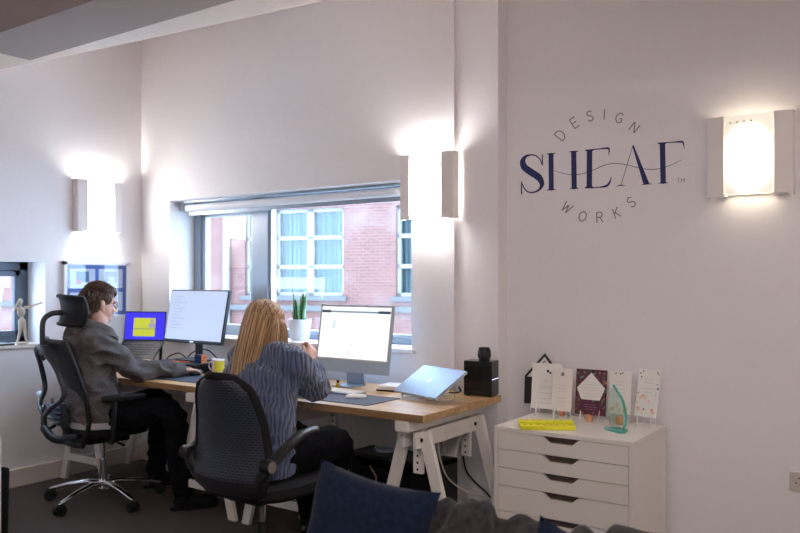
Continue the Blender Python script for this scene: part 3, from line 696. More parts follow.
for xa, xb, za, zb in ((-.17, -.14, .25, .30), (-.165, -.10, .235, .238), (-.165, -.115, .222, .225), (-.165, -.06, .305, .308), (-.02, -.005, .15, .17), (-.03, -.015, .10, .125)):
    bm = nb(); panel(bm, xa, xb, za, zb, -.0036, -.0028, T); mk('page_detail', bm, PG, sc)
bm = nb(); beam(bm, (0, .075, .0), (0, .055, .20), .13, .007, (1, 0, 0)); mk('stand_neck', bm, SILVER, t, bevel=.002)
bm = nb(); box(bm, (-.066, -.06, 0), (.066, .085, .006)); mk('stand_foot', bm, SILVER, t, bevel=.002)
bm = nb(); tube(bm, spline([(-2.60, 3.640, .757), (-2.52, 3.650, .757), (-2.42, 3.655, .757), (-2.33, 3.645, .757)], 8), .004, 6); o = mk('power_cable', bm, BLACK, smooth=True, loc=(-2.50, 3.65, .757)); tag(o, 'thin black cable on the desk behind the papers beside the white screen', 'cable')
o = mk('desk_mat', box(nb(), (-.30, -.14, 0), (.30, .14, .003)), mat('mat_slate', (.10, .12, .17), .8)); o.location = (-2.58, 3.14, DT); tag(o, "dark slate mat on the desk beside the woman's elbow", 'desk mat')
p = at_z(342, 393, DT)
t = thing('keyboard', 'slim white keyboard on the slate mat below the white screen', 'keyboard', (-2.67, 3.27, DT+.003), R(-4))
bm = nb(); box(bm, (-.14, -.057, 0), (.14, .057, .010)); mk('case', bm, ALUM, t, bevel=.003)
bm = nb()
for r_ in range(5):
    for c_ in range(14): box(bm, (-.135+c_*.0194, -.052+r_*.021, .010), (-.135+c_*.0194+.0165, -.052+r_*.021+.0175, .013))
kk = mk('keys', bm, PAPER, t); kk['kind'] = 'stuff'
p = at_z(356, 398, DT)
t = thing('computer_mouse', "low white mouse on the slate mat to the right of the woman's elbow", 'computer mouse', (p.x, p.y, DT+.003), R(-60))
bm = nb(); box(bm, (-.028, -.055, 0), (.028, .055, .006)); mk('base', bm, ALUM, t, bevel=.002)
bm = nb(); ell(bm, (0, 0, .006), (.0285, .057, .013)); mk('shell', bm, PAPER, t, smooth=True)
p = at_z(338, 388, DT)
t = thing('small_bottle', "tiny amber bottle with a dark cap on the desk left of the computer's foot", 'bottle', (p.x, p.y, DT))
bm = nb(); lathe(bm, [(0, 0), (.011, 0), (.012, .004), (.012, .026), (.007, .032), (0, .032)], n=16); mk('vial', bm, mat('amber', (.55, .38, .05), .3), t, smooth=True)
bm = nb(); lathe(bm, [(0, .030), (.008, .030), (.008, .044), (0, .044)], n=14); mk('cap', bm, BLACK, t)
# papers right of the computer
for k, (dx, dy, rz_, lb, mt) in enumerate(((0, 0, 8, 'dark plastic folder at the bottom of the papers beside the closed laptop', GLOSSB), (.004, .006, 14, 'thick bundle of white papers on the dark folder beside the closed laptop', PAPER), (.0, .0, 3, 'top pale sheet lying on the bundle of papers beside the closed laptop', CREAM))):
    zz = (0, .009, .027)[k]; hh = (.008, .017, .002)[k]
    o = mk('paper_folder' if k == 0 else 'paper_stack' if k == 1 else 'paper_sheet', box(nb(), (-.105, -.074, 0), (.105, .074, hh)), mt, bevel=.001)
    o.location = (-2.46+dx, 3.53+dy, DT+zz); o.rotation_euler.z = R(rz_); tag(o, lb, 'papers')
# little picture card and glass in front of the pot
t = thing('photo_card', "small dark photograph propped on the desk between the woman's hair and hand", 'photo', (-3.18, 3.50, DT), R(25))
M = Matrix.Rotation(R(-14), 4, 'X')
bm = nb(); box(bm, (-.055, 0, .0), (.055, .004, .155), M); mk('card', bm, mat('card_dark', (.12, .10, .13), .5), t)
bm = nb(); box(bm, (-.038, -.001, .055), (.042, 0, .138), M); mk('picture', bm, mat('photo_pinkgrey', (.42, .30, .33), .5), t)
bm = nb(); beam(bm, (0, .035, .12), (0, .08, 0), .03, .003, (1, 0, 0)); mk('strut', bm, BLACK, t)
# closed laptop on a wire stand
LB = [V((-2.35, 3.315, .785)), V((-2.0, 3.19, .785)), V((-1.954, 3.385, .90)), V((-2.29, 3.50, .90))]
ex = (LB[1]-LB[0]).normalized(); ey = (LB[3]-LB[0]); ey = (ey-ex*ey.dot(ex)).normalized(); ez = ex.cross(ey)
M = Matrix((ex.to_4d(), ey.to_4d(), ez.to_4d(), (0, 0, 0, 1))); M = M.transposed(); M[3] = (0, 0, 0, 1)
M = Matrix(((ex.x, ey.x, ez.x, 0), (ex.y, ey.y, ez.y, 0), (ex.z, ey.z, ez.z, 0), (0, 0, 0, 1)))
t = thing('laptop', 'closed silver laptop tilted on a wire stand at the right end of the desk', 'laptop', LB[0])
bm = nb(); box(bm, (0, 0, -.015), (.355, .235, -.006), M); mk('body', bm, ALUM, t, bevel=.003)
bm = nb(); box(bm, (0, 0, -.0055), (.355, .235, 0), M); mk('lid', bm, SILVER, t, bevel=.0025)
bm = nb(); c = (.178, .118)
M2 = M @ Matrix.Translation((.178, .118, .0003)) @ Matrix.Rotation(R(0), 4, 'Z')
apple = [(0, -.014), (.004, -.0155), (.008, -.014), (.012, -.008), (.0135, -.003), (.0105, .000), (.0095, .004), (.0125, .0085), (.009, .0115), (.004, .0112), (0, .0098), (-.005, .0115), (-.010, .010), (-.0135, .004), (-.013, -.004), (-.009, -.012), (-.004, -.0155)]
prism(bm, apple, .0006, M2); prism(bm, [(0, .012), (.001, .0165), (.005, .020), (.0045, .0155)], .0006, M2); mk('logo', bm, emit('logo_pale', (.9, .95, 1), .15), t)
bpy.data.objects[t.children[-1].name].active_material.node_tree.nodes['Principled BSDF'].inputs['Base Color'].default_value = (.9, .92, .95, 1)
t = thing('laptop_stand', 'thin wire stand holding up the closed silver laptop', 'laptop stand', (LB[0].x, LB[0].y, DT))
for u_ in (.07, .285):
    lo = ex*u_+ey*.0+V((0, 0, LB[0].z-DT))-ez*.019; hi = ex*u_+ey*.20+V((0, 0, LB[0].z-DT))-ez*.019
    bm = nb(); tube(bm, [lo+ez*.022-ey*.004, lo-ey*.004, lo, hi, V((hi.x, hi.y, .003)), V((lo.x, lo.y, .003)), V((lo.x, lo.y, max(.004, lo.z-.002)))], .0025, 8); mk('wire_loop', bm, CHROME, t, smooth=True)
a = ex*.07+ey*.10; b = ex*.285+ey*.10
bm = nb(); tube(bm, [V((a.x, a.y, .003)), V((b.x, b.y, .003))], .0025, 8); mk('wire_crosspiece', bm, CHROME, t, smooth=True)
# black drive box with a lens on top
bc = V((-2.0, 3.63, DT)); br_ = R(8)
t = thing('drive_box', 'glossy black box with a camera lens on its lid at the desk corner', 'electronics', bc, br_)
bm = nb(); box(bm, (-.078, -.055, .004), (.078, .055, .185)); mk('case', bm, GLOSSB, t, bevel=.003)
bm = nb(); box(bm, (-.072, -.0565, .150), (.072, -.0555, .153)); mk('front_groove', bm, BLACKM, t)
bm = nb(); box(bm, (.0782, -.050, .088), (.079, .048, .093)); mk('light_strip', bm, emit('strip_white', (.7, .7, 1), .9), t)
for sx in (-.06, .06):
    bm = nb(); box(bm, (sx-.01, -.045, 0), (sx+.01, .045, .004)); mk('foot', bm, BLACKM, t)
pl = at_z(484, 362.5, DT+.185)
t = thing('camera_lens', 'short black camera lens standing on the glossy black box', 'camera lens', (-1.985, 3.635, DT+.185))
bm = nb(); lathe(bm, [(0, 0), (.029, 0), (.029, .010), (.034, .014), (.034, .052), (.031, .056), (.031, .064), (.027, .064), (.024, .056), (0, .05)], n=28); mk('barrel', bm, BLACK, t, smooth=True)
bm = nb(); lathe(bm, [(.0335, .020), (.0352, .022), (.0352, .040), (.0335, .042)], n=40); mk('focus_ring', bm, mat('rubber_grip', (.03, .03, .03), .8), t)
bm = nb(); lathe(bm, [(0, .0635), (.0275, .0635), (.027, .068), (0, .068)], n=24); mk('lens_cap', bm, BLACKM, t)
# cable on the desk behind the laptop
for P, lb, mt in (([(-2.14, 3.66, .757), (-2.12, 3.60, .79), (-2.10, 3.57, .765), (-2.18, 3.55, .757)], 'short black cable curling beside the black box', BLACK),
              ([(-2.32, 3.60, .757), (-2.2, 3.56, .757), (-2.12, 3.51, .757), (-2.2, 3.46, .757), (-2.3, 3.50, .757)], 'white cable coiled on the desk behind the closed laptop', CABLEW)):
    bm = nb(); tube(bm, spline(P, 8), .004, 6); o = mk('desk_cable', bm, mt, smooth=True, loc=P[0]); tag(o, lb, 'cable')

# ------------------------------------------------------------------ UNDER THE DESK
bcx, bcy = -2.61, 3.39
t = thing('computer_cabinet', 'black box cabinet with an open dark front on the floor under the desk', 'cabinet', (-2.64, 3.31, 0))
bm = nb(); Wd, Dp, Hh = .56, .21, .43
for lo, hi in (((0, 0, 0), (.02, Dp, Hh)), ((Wd-.02, 0, 0), (Wd, Dp, Hh)), ((0, 0, Hh-.02), (Wd, Dp, Hh)), ((0, 0, 0), (Wd, Dp, .02)), ((0, Dp-.01, 0), (Wd, Dp, Hh))): box(bm, lo, hi)
mk('case', bm, mat('case_black', (.013, .013, .014), .45), t, bevel=.002)
for k in range(3):
    bm = nb(); box(bm, (.06+.15*k, .05, .03), (.17+.15*k, .19, .34)); mk('drive_unit', bm, BLACKM, t, bevel=.004)
bm = nb(); tube(bm, spline([(.12, .03, .36), (.17, .02, .30), (.13, .02, .22), (.20, .03, .14), (.17, .03, .06)], 6), .004, 6); mk('inner_cable', bm, mat('tan_cable', (.35, .26, .18), .6), t, smooth=True)
o = mk('cable_coil', nb(), CABLEW); bpy.data.objects.remove(o)
bm = nb()
for q in range(3):
    P = [V((.05*math.cos(a*.5236)*(1+.1*q), .04*math.sin(a*.5236), .004+.007*q)) for a in range(13)]; tube(bm, P, .0035, 6)
o = mk('cable_coil', bm, mat('pale_blue_cable', (.50, .58, .70), .5), smooth=True); o.location = (-2.48, 3.42, .43); tag(o, 'coil of pale cable lying on the black cabinet under the desk', 'cable')
t = thing('fan_heater', 'round clear plastic wrapped bundle standing on the black cabinet behind the trestle', 'bundle', (-2.22, 3.53, .43)) if False else None
bm = nb()
for q in range(6):
    rr = .03+.011*q; P = [V((rr*math.cos(a*.3927), .006*(q % 2), rr*math.sin(a*.3927)+.09)) for a in range(17)]; tube(bm, P, .0035, 6)
o = mk('cable_loop', bm, mat('clear_tubing', (.45, .42, .40), .35), smooth=True); o.location = (-2.17, 3.40, .425); tag(o, 'round loop of translucent tubing standing upright on the black cabinet', 'cable')
# hanging cables
P = [at_Y(437, 432, 3.2), at_Y(438, 446, 3.22), at_Y(441, 462, 3.3), at_Y(448, 478, 3.4), at_Y(462, 489, 3.5), at_Y(482, 497, 3.6), at_Y(500, 500, 3.7)]
bm = nb(); tube(bm, spline(P, 8), .0045, 6); o = mk('hanging_cable', bm, CABLEW, smooth=True, loc=P[-1]); tag(o, 'long white cable sagging from the trestle towards the drawer unit', 'cable')
P = [at_Y(463, 455, 3.71), at_Y(466, 470, 3.72), at_Y(474, 481, 3.73), at_Y(484, 490, 3.74), at_Y(492, 499, 3.76)]
bm = nb(); tube(bm, spline(P, 8), .0045, 6); o = mk('hanging_cable', bm, BLACK, smooth=True, loc=P[-1]); tag(o, 'dark cable hanging against the wall beside the drawer unit', 'cable')

# ------------------------------------------------------------------ DRAWER UNIT
cw, cd, chh = .675, .48, .66
CX, CY = -1.762, 3.325
t = thing('drawer_unit', 'low white drawer unit with cut out finger grips against the right wall', 'drawer unit', (CX, CY, 0))
bm = nb()
for lo, hi in (((0, 0, .0), (.02, cd, chh-.02)), ((cw-.02, 0, 0), (cw, cd, chh-.02)), ((0, 0, chh-.02), (cw, cd, chh)), ((.02, cd-.01, .05), (cw-.02, cd, chh-.02)), ((.02, .02, .0), (cw-.02, .035, .05)), ((.02, .03, .05), (cw-.02, cd-.01, .062))): box(bm, lo, hi)
mk('body', bm, WHITE, t, bevel=.0015)
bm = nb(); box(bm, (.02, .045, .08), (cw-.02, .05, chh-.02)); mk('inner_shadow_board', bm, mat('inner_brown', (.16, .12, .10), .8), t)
zt = chh-.022; hs = (.086, .086, .086, .120, .190)
for h in hs:
    x0, x1 = .022, cw-.022; z1 = zt; z0 = zt-h+.003; cxm = cw/2; tw, bw2, dp = .092, .052, .028
    out = [(x0, z0), (x1, z0), (x1, z1), (cxm+tw, z1), (cxm+tw-.008, z1-.004), (cxm+bw2+.006, z1-dp+.003), (cxm+bw2, z1-dp), (cxm-bw2, z1-dp), (cxm-bw2-.006, z1-dp+.003), (cxm-tw+.008, z1-.004), (cxm-tw, z1), (x0, z1)]
    M = Matrix(((1, 0, 0, 0), (0, 0, 1, 0), (0, 1, 0, 0), (0, 0, 0, 1)))
    bm = nb(); prism(bm, out, .018, M); mk('drawer_front', bm, WHITE, t, bevel=.001)
    zt -= h
TZ = chh
# yellow block
pa, pb = at_z(521, 430, TZ), at_z(576, 430.5, TZ)
t = thing('yellow_box', 'flat bright yellow box with a row of small red marks on the white drawer unit', 'box', (pa.x, pa.y, TZ), math.atan2(pb.y-pa.y, pb.x-pa.x))
L_ = (pb-pa).length
bm = nb(); box(bm, (0, 0, 0), (L_, .115, .020)); mk('tray', bm, YELLOW, t, bevel=.003)
bm = nb(); box(bm, (-.003, .060, .020), (L_+.001, .118, .030)); mk('lid_flap', bm, YELLOW, t, bevel=.003)
for k in range(8):
    bm = nb(); cyl(bm, (.02+k*(L_-.04)/7, .028, .020), (.02+k*(L_-.04)/7, .028, .0215), .005, n=10); mk('red_mark', bm, RED, t)
for k in range(6):
    bm = nb(); box(bm, (.03+k*(L_-.04)/6.5, .085, .030), (.04+k*(L_-.04)/6.5, .095, .0306)); mk('red_letter', bm, RED, t)
for x, y, lb in ((560, 416.2, 'copper cylinder behind the yellow box in front of the white cards'), (588, 422, 'copper cylinder in front of the dark floral card'), (618.5, 425, 'copper cylinder behind the curved glass award')):
    p = at_z(x, y, TZ); bm = nb(); lathe(bm, [(0, 0), (.0165, 0), (.0175, .001), (.0175, .037), (.0165, .038), (0, .038)], n=28)
    o = mk('copper_cylinder', bm, COPPER, smooth=True); o.location = (p.x, p.y+.017, TZ); tag(o, lb, 'ornament')
# cards
def card(name, x0, x1, yt, yb, Y, lean, label, cat, mt, yaw=0, easel=True, thick=.003):
    a, b = at_Y(x0, yb, Y), at_Y(x1, yb, Y); zt_ = at_Y((x0+x1)/2, yt, Y).z; zb = max(at_Y((x0+x1)/2, yb, Y).z, TZ+.006); w = b.x-a.x; h = (zt_-zb)/math.cos(R(lean))
    t = thing(name, label, cat, (a.x+w/2, Y, TZ), R(yaw))
    M = Matrix.Translation((0, 0, zb-TZ)) @ Matrix.Rotation(R(-lean), 4, 'X')
    bm = nb(); box(bm, (-w/2, 0, 0), (w/2, thick, h), M); mk('card', bm, mt, t, bevel=.0006)
    if easel:
        for sx in (-.3, .3):
            bm = nb(); beam(bm, (w*sx, -.022, 0), (w*sx, .03, .0), .004, .004, (1, 0, 0)) if False else tube(bm, [(w*sx, -.018, .003), (w*sx, -.004, zb-TZ+.004), (w*sx, .012, .08), (w*sx, .05, .003)], .0022, 6)
            mk('easel_leg', bm, ACRYL, t)
    return t, M, w, h
def deco(t, M, name, polys, mt, y=-.0006):
    bm = nb(); Q = M @ Matrix(((1, 0, 0, 0), (0, 0, 1, y-.0008), (0, 1, 0, 0), (0, 0, 0, 1)))
    for P in polys: prism(bm, P, .0007, Q)
    return mk(name, bm, mt, t)
def rc(x0, x1, z0, z1): return [(x0, z0), (x1, z0), (x1, z1), (x0, z1)]
def blob2(cx, cz, r, n=9, sd=0):
    q = random.Random(sd); return [(cx+r*q.uniform(.65, 1.1)*math.cos(6.283*k/n), cz+r*q.uniform(.65, 1.1)*math.sin(6.283*k/n)) for k in range(n)]
TX = mat('print_text', (.62, .59, .58), .7); BK = mat('print_black', (.03, .03, .035), .6)
t, M, w, h = card('envelope', 524, 562, 377, 405, 3.79, 4, 'black envelope, flap up with a pale patterned lining, behind the white cards', 'envelope', mat('envelope_black', (.03, .028, .03), .6))
deco(t, M, 'flap', [[(-w/2, h), (.004, h+.125), (w/2, h)]], mat('flap_black', (.03, .028, .03), .6), 0.002)
deco(t, M, 'lining', [[(-w/2+.014, h-.005), (.004, h+.105), (w/2-.014, h-.005)]], PAPER, -.001)
deco(t, M, 'lining_stroke', [[(-.05, h+.02), (-.04, h+.015), (.012, h+.085), (.002, h+.085)], [(-.03, h+.02), (-.01, h+.02), (.03, h+.060), (.022, h+.068)], [(.03, h-.005), (.045, h-.005), (.05, h+.01)]], GD, -.002)
def lines(t, M, w, h, spec, mt=TX, name='printed_line'):
    for q, ww in spec: deco(t, M, name, [rc(-w*ww/2, w*ww/2, h*q, h*q+.0022)], mt)
t, M, w, h = card('invitation_card', 531, 560, 364, 409, 3.70, 7, 'tall plain white card with a small black monogram, nearest the black envelope', 'card', PAPER, 3)
deco(t, M, 'monogram', [blob2(.006, h*.83, .010, 5, 3), blob2(.020, h*.80, .008, 5, 4)], BK); lines(t, M, w, h, ((.62, .18), (.60, .12), (.48, .5), (.44, .4), (.34, .55), (.22, .45), (.12, .6)))
t, M, w, h = card('invitation_card', 551, 571, 369, 411, 3.65, 7, 'narrow white card with a grey crest in front of the taller plain white one', 'card', CREAM, -2)
deco(t, M, 'crest', [blob2(0, h*.86, .011, 7, 5)], GREYV); lines(t, M, w, h, ((.60, .4), (.52, .55), (.45, .35), (.30, .5), (.22, .55), (.14, .4)))
dark = add_noise(mat('dark_floral', (.08, .02, .03), .6), 70, (.05, .015, .025), (.16, .04, .06))
t, M, w, h = card('invitation_card', 574.5, 605.5, 370, 415, 3.68, 7, 'dark maroon floral card with a white six sided panel', 'card', dark)
fl = [(mat('flower_green', (.06, .16, .09), .6), 0), (mat('flower_orange', (.70, .22, .10), .6), 1), (mat('flower_teal', (.15, .30, .27), .6), 2), (mat('flower_rust', (.35, .10, .06), .6), 3)]
for mt, sd in fl:
    q = random.Random(sd+20); P = []
    for k in range(26 if sd in (0, 2) else 9):
        x, z = q.uniform(-w/2+.006, w/2-.006), q.uniform(.006, h-.006); P.append(blob2(x, z, q.uniform(.004, .0075), 7, k+50*sd))
    deco(t, M, 'printed_blossom', P, mt, -.0004-.0002*sd)
deco(t, M, 'white_panel', [[(0, h*.93), (w*.45, h*.60), (w*.30, h*.33), (-w*.30, h*.33), (-w*.45, h*.58)]], PAPER, -.0016)
deco(t, M, 'maroon_label', [rc(-w*.30, w*.30, h*.06, h*.28)], mat('maroon', (.09, .015, .05), .6), -.0016)
for q_, ww in ((.72, .3), (.66, .42), (.58, .5), (.54, .6), (.46, .5), (.40, .4)): deco(t, M, 'printed_line', [rc(-w*ww/2, w*ww/2, h*q_, h*q_+.0018)], TX, -.0025)
for q_, ww in ((.22, .35), (.17, .45), (.12, .3)): deco(t, M, 'printed_line', [rc(-w*ww/2, w*ww/2, h*q_, h*q_+.0016)], mat('rose_ink', (.45, .25, .30), .6), -.0025)
petal = mat('petal_peach', (.78, .42, .34), .6); leafg = mat('leaf_sage', (.16, .28, .24), .6); petal2 = mat('petal_pale', (.82, .62, .52), .6); leaf2 = mat('leaf_brown', (.16, .12, .12), .6)
def floral(t, M, w, h, sd, spots):
    for nm, mt, lst, r_ in spots:
        q = random.Random(sd); P = [blob2(x*w, z*h, r_*q.uniform(.7, 1.2), 8, int(sd+97*i)) for i, (x, z) in enumerate(lst)]; deco(t, M, nm, P, mt, -.0004-.0003*spots.index((nm, mt, lst, r_)))
t, M, w, h = card('invitation_card', 608, 630, 372, 414, 3.69, 7, 'pale card with faint peach flowers at its foot behind the glass award', 'card', PAPER, 0)
floral(t, M, w, h, 5, [('pale_petal', petal2, [(-.3, .12), (.0, .08), (.3, .14), (-.1, .2)], .013), ('printed_petal', petal, [(-.35, .1), (.2, .08)], .008), ('printed_leaf', leafg, [(-.2, .95), (.0, .94), (.1, .96)], .005)])
lines(t, M, w, h, ((.75, .5), (.68, .4), (.58, .5), (.50, .45), (.42, .5)))
t, M, w, h = card('invitation_card', 633, 657, 371, 417, 3.70, 13, 'white card with scattered peach flowers and dark leaves nearest the drawer unit end', 'card', PAPER, -12)
floral(t, M, w, h, 9, [('pale_petal', petal2, [(-.30, .40), (-.1, .42), (.3, .12), (-.35, .16), (.1, .34)], .012), ('printed_petal', petal, [(-.36, .18), (-.2, .45), (.36, .10), (.28, .16), (-.4, .30)], .008), ('printed_leaf', leafg, [(-.4, .92), (-.36, .84), (.42, .92), (.44, .62), (-.42, .50)], .006), ('dark_leaf', leaf2, [(.36, .96), (-.3, .97), (.40, .70), (-.1, .16), (.38, .48)], .005)])
lines(t, M, w, h, ((.80, .4), (.72, .35), (.60, .4), (.52, .35)))
# glass award
p = at_z(617, 431, TZ)
t = thing('glass_award', 'curved clear glass award with a teal edge on the white drawer unit', 'award', (p.x, p.y, TZ), R(-30))
bm = nb(); prism(bm, [(-.068, -.020), (-.045, -.034), (.055, -.034), (.066, -.012), (.040, .030), (-.030, .034)], .012); mk('base', bm, TEALG, t, bevel=.002)
curve = spline([(.045, .012), (.062, .05), (.060, .10), (.040, .150), (.005, .195), (-.018, .225)], 6)
left = spline([(-.020, .215), (-.050, .165), (-.065, .11), (-.060, .055), (-.035, .012)], 6)
Q = Matrix(((1, 0, 0, 0), (0, 0, 1, -.004), (0, 1, 0, 0), (0, 0, 0, 1)))
curve = spline([(.045, .012, 0), (.062, .05, 0), (.060, .10, 0), (.040, .150, 0), (.005, .185, 0), (-.022, .212, 0)], 6)
left = spline([(-.024, .205, 0), (-.055, .16, 0), (-.068, .11, 0), (-.060, .055, 0), (-.035, .012, 0)], 6)
bm = nb(); prism(bm, [(v.x, v.y) for v in curve]+[(v.x, v.y) for v in left], .008, Q); mk('blade', bm, CLEARG, t)
bm = nb(); inner = [(v.x-.007, v.y-.001) for v in reversed(curve)]; prism(bm, [(v.x, v.y) for v in curve]+inner, .010, Matrix(((1, 0, 0, 0), (0, 0, 1, -.005), (0, 1, 0, 0), (0, 0, 0, 1)))); mk('teal_edge', bm, TEALG, t)
# socket on the right wall
p = at_Y(795, 481, YR)
t = thing('wall_socket', 'pale double power socket low on the wall at the right edge', 'socket', (p.x+.052, YR, p.z))
bm = nb(); box(bm, (-.073, -.009, -.043), (.073, 0, .043)); mk('face_plate', bm, mat('socket_white', (.62, .57, .54), .4), t, bevel=.003)
for sx in (-.035, .035):
    for q in ((0, .016), (-.011, -.006), (.011, -.006)):
        bm = nb(); cbox(bm, (sx+q[0], -.0095, q[1]), (.006, .002, .006)); mk('pin_hole', bm, BLACKM, t)

# ------------------------------------------------------------------ CHAIRS
def star_base(t, metal, r=.33, hub=.10, ang0=0):
    bm = nb(); tube(bm, [(0, 0, .085), (0, 0, .12)], [.04, .036], 20, cap='flat'); mk('hub', bm, metal, t, smooth=True)
    for k in range(5):
        a = R(ang0+72*k); d = V((math.cos(a), math.sin(a), 0))
        bm = nb(); tube(bm, [d*.02+V((0, 0, .112)), d*.10+V((0, 0, .118)), d*.22+V((0, 0, .100)), d*r+V((0, 0, .070))], [.026, .024, .018, .015], 12, flat=.75); l_ = mk('base_arm', bm, metal, t, smooth=True)
        s = V((-d.y, d.x, 0)); c = d*(r+.005)+V((0, 0, .029))
        bm = nb(); 
        for q in (-1, 1): cyl(bm, c+s*.008*q, c+s*.026*q, .029, n=20)
        tube(bm, [c+V((0, 0, .0)), c+V((0, 0, .045))], .008, 8); tube(bm, [c-s*.012, c+s*.012], .012, 8)
        tube(bm, [c+d*.028*math.cos(q*.5)+V((0, 0, .030*math.sin(q*.5)+.006)) for q in range(0, 7)], .008, 8, flat=1.6)
        mk('caster', bm, BLACK, t, smooth=True)
def sheet(bm, f, nu, nv, th, ndir):   # thick curved sheet, f(u,v)->V
    A = [[bm.verts.new(f(u/nu, v/nv)) for u in range(nu+1)] for v in range(nv+1)]
    Bv = [[bm.verts.new(f(u/nu, v/nv)+V(ndir)*th) for u in range(nu+1)] for v in range(nv+1)]
    for v in range(nv):
        for u in range(nu):
            bm.faces.new((A[v][u], A[v][u+1], A[v+1][u+1], A[v+1][u])); bm.faces.new((Bv[v][u], Bv[v+1][u], Bv[v+1][u+1], Bv[v][u+1]))
    for v in range(nv):
        bm.faces.new((A[v][0], A[v+1][0], Bv[v+1][0], Bv[v][0])); bm.faces.new((A[v][nu], Bv[v][nu], Bv[v+1][nu], A[v+1][nu]))
    for u in range(nu):
        bm.faces.new((A[0][u], Bv[0][u], Bv[0][u+1], A[0][u+1])); bm.faces.new((A[nv][u], A[nv][u+1], Bv[nv][u+1], Bv[nv][u]))
    return bm
def prof(tab, t):
    for (a, va), (b, vb) in zip(tab, tab[1:]):
        if t <= b:
            q = (t-a)/(b-a); q = q*q*(3-2*q) if False else q; return va+(vb-va)*q
    return tab[-1][1]
# --- the man's mesh chair with headrest: local +y is forward
FRM = mat('frame_grey', (.030, .036, .048), .38)
c1 = V((-4.235, 2.89, 0)); a1 = math.atan2(-.30, .954)
t = thing('office_chair', 'black mesh office chair with a headrest and chrome star base under the man', 'office chair', c1, a1)
star_base(t, CHROME, .335, ang0=66-math.degrees(a1))
bm = nb(); tube(bm, [(0, 0, .11), (0, 0, .26)], .026, 16, cap='flat'); mk('gas_column', bm, CHROME, t, smooth=True)
bm = nb(); tube(bm, [(0, 0, .24), (0, 0, .41)], .014, 16, cap='flat'); mk('piston', bm, CHROME, t, smooth=True)
bm = nb(); box(bm, (-.11, -.13, .375), (.11, .13, .425)); mk('tilt_box', bm, BLACK, t, bevel=.015)
bm = nb(); tube(bm, [(.10, .03, .385), (.23, .05, .375)], [.006, .008], 8); mk('lever', bm, BLACK, t, smooth=True)
bm = nb(); loft(bm, [((0, .015, .425), .19, .18), ((0, .015, .432), .235, .225), ((0, .015, .46), .245, .24), ((0, .015, .485), .235, .23), ((0, .015, .493), .19, .19)], 40, 0, 3.2); mk('seat', bm, BLACKM, t, smooth=True)
def bk1(u, v):       # backrest surface, v from bottom to top
    w = prof([(0, .19), (.15, .225), (.5, .245), (.85, .235), (1, .215)], v); x = (u*2-1)*w
    y = prof([(0, -.215), (.22, -.185), (.5, -.215), (1, -.315)], v)+.045*(abs(u*2-1)**2)
    return V((x, y, .39+.61*v))
bm = nb(); sheet(bm, bk1, 14, 16, .006, (0, -1, 0)); mk('backrest_mesh', bm, MESHF, t, smooth=True)
ring = [bk1(0, v/12) for v in range(13)]+[bk1(u/8, 1) for u in range(1, 9)]+[bk1(1, 1-v/12) for v in range(1, 13)]+[bk1(1-u/8, 0) for u in range(1, 9)]
bm = nb(); tube(bm, [p+V((0, -.006, 0)) for p in ring], .016, 10, cap='flat'); mk('backrest_frame', bm, BLACK, t, smooth=True)
# looped struts behind the back
bm = nb(); tube(bm, spline([(0, -.08, .40), (0, -.26, .40), (0, -.335, .47), (0, -.34, .60)], 6), [.028]*19, 12, flat=.6); mk('spine', bm, FRM, t, smooth=True)
for sx in (-1, 1):
    bm = nb(); tube(bm, spline([(0, -.34, .56), (sx*.13, -.335, .62), (sx*.215, -.285, .70), (sx*.19, -.315, .84), (sx*.10, -.36, .94), (0, -.37, .965)], 6), .015, 10); mk('back_strut', bm, FRM, t, smooth=True)
    bm = nb(); tube(bm, spline([(sx*.02, -.34, .50), (sx*.15, -.31, .45), (sx*.215, -.23, .46)], 6), .014, 10); mk('back_strut', bm, FRM, t, smooth=True)
bm = nb(); sheet(bm, lambda u, v: V(((u*2-1)*.14, -.265+.03*abs(u*2-1)**2-.02*v, .50+.14*v)), 8, 6, .012, (0, -1, 0)); lp = mk('lumbar_pad', bm, FRM, t, smooth=True)
for k in range(4):
    bm = nb(); box(bm, (-.10, -.302-.003*k, .525+.028*k), (.10, -.276, .533+.028*k)); mk('lumbar_rib', bm, mat('rib_blue', (.16, .22, .32), .4), lp)
bm = nb(); tube(bm, [(-.215, -.30, .655), (-.245, -.31, .655)], [.02, .023], 14); mk('tilt_knob', bm, mat('knob_pale', (.62, .68, .78), .35), t, smooth=True)
bm = nb(); tube(bm, spline([(0, -.345, .90), (0, -.350, 1.02), (0, -.345, 1.12), (0, -.30, 1.16), (0, -.235, 1.165)], 6), .016, 10); mk('headrest_stem', bm, FRM, t, smooth=True)
bm = nb(); box(bm, (-.05, -.365, .92), (.05, -.325, .98)); mk('stem_bracket', bm, FRM, t, bevel=.008)
def hr(u, v): 
    w = prof([(0, .13), (.5, .165), (1, .15)], v); q = u*2-1
    return V((q*w, -.235+.095*abs(q)**2.2-.035*(v-.5)**2*2, 1.09+.165*v+.012*(1-abs(q))))
bm = nb(); sheet(bm, hr, 12, 8, .008, (0, -1, 0)); hm = mk('headrest', bm, MESHF, t, smooth=True)
ring = [hr(0, v/8) for v in range(9)]+[hr(u/8, 1) for u in range(1, 9)]+[hr(1, 1-v/8) for v in range(1, 9)]+[hr(1-u/8, 0) for u in range(1, 9)]
bm = nb(); tube(bm, [p+V((0, -.004, 0)) for p in ring], .013, 10, cap='flat'); mk('headrest_rim', bm, BLACK, hm, smooth=True)
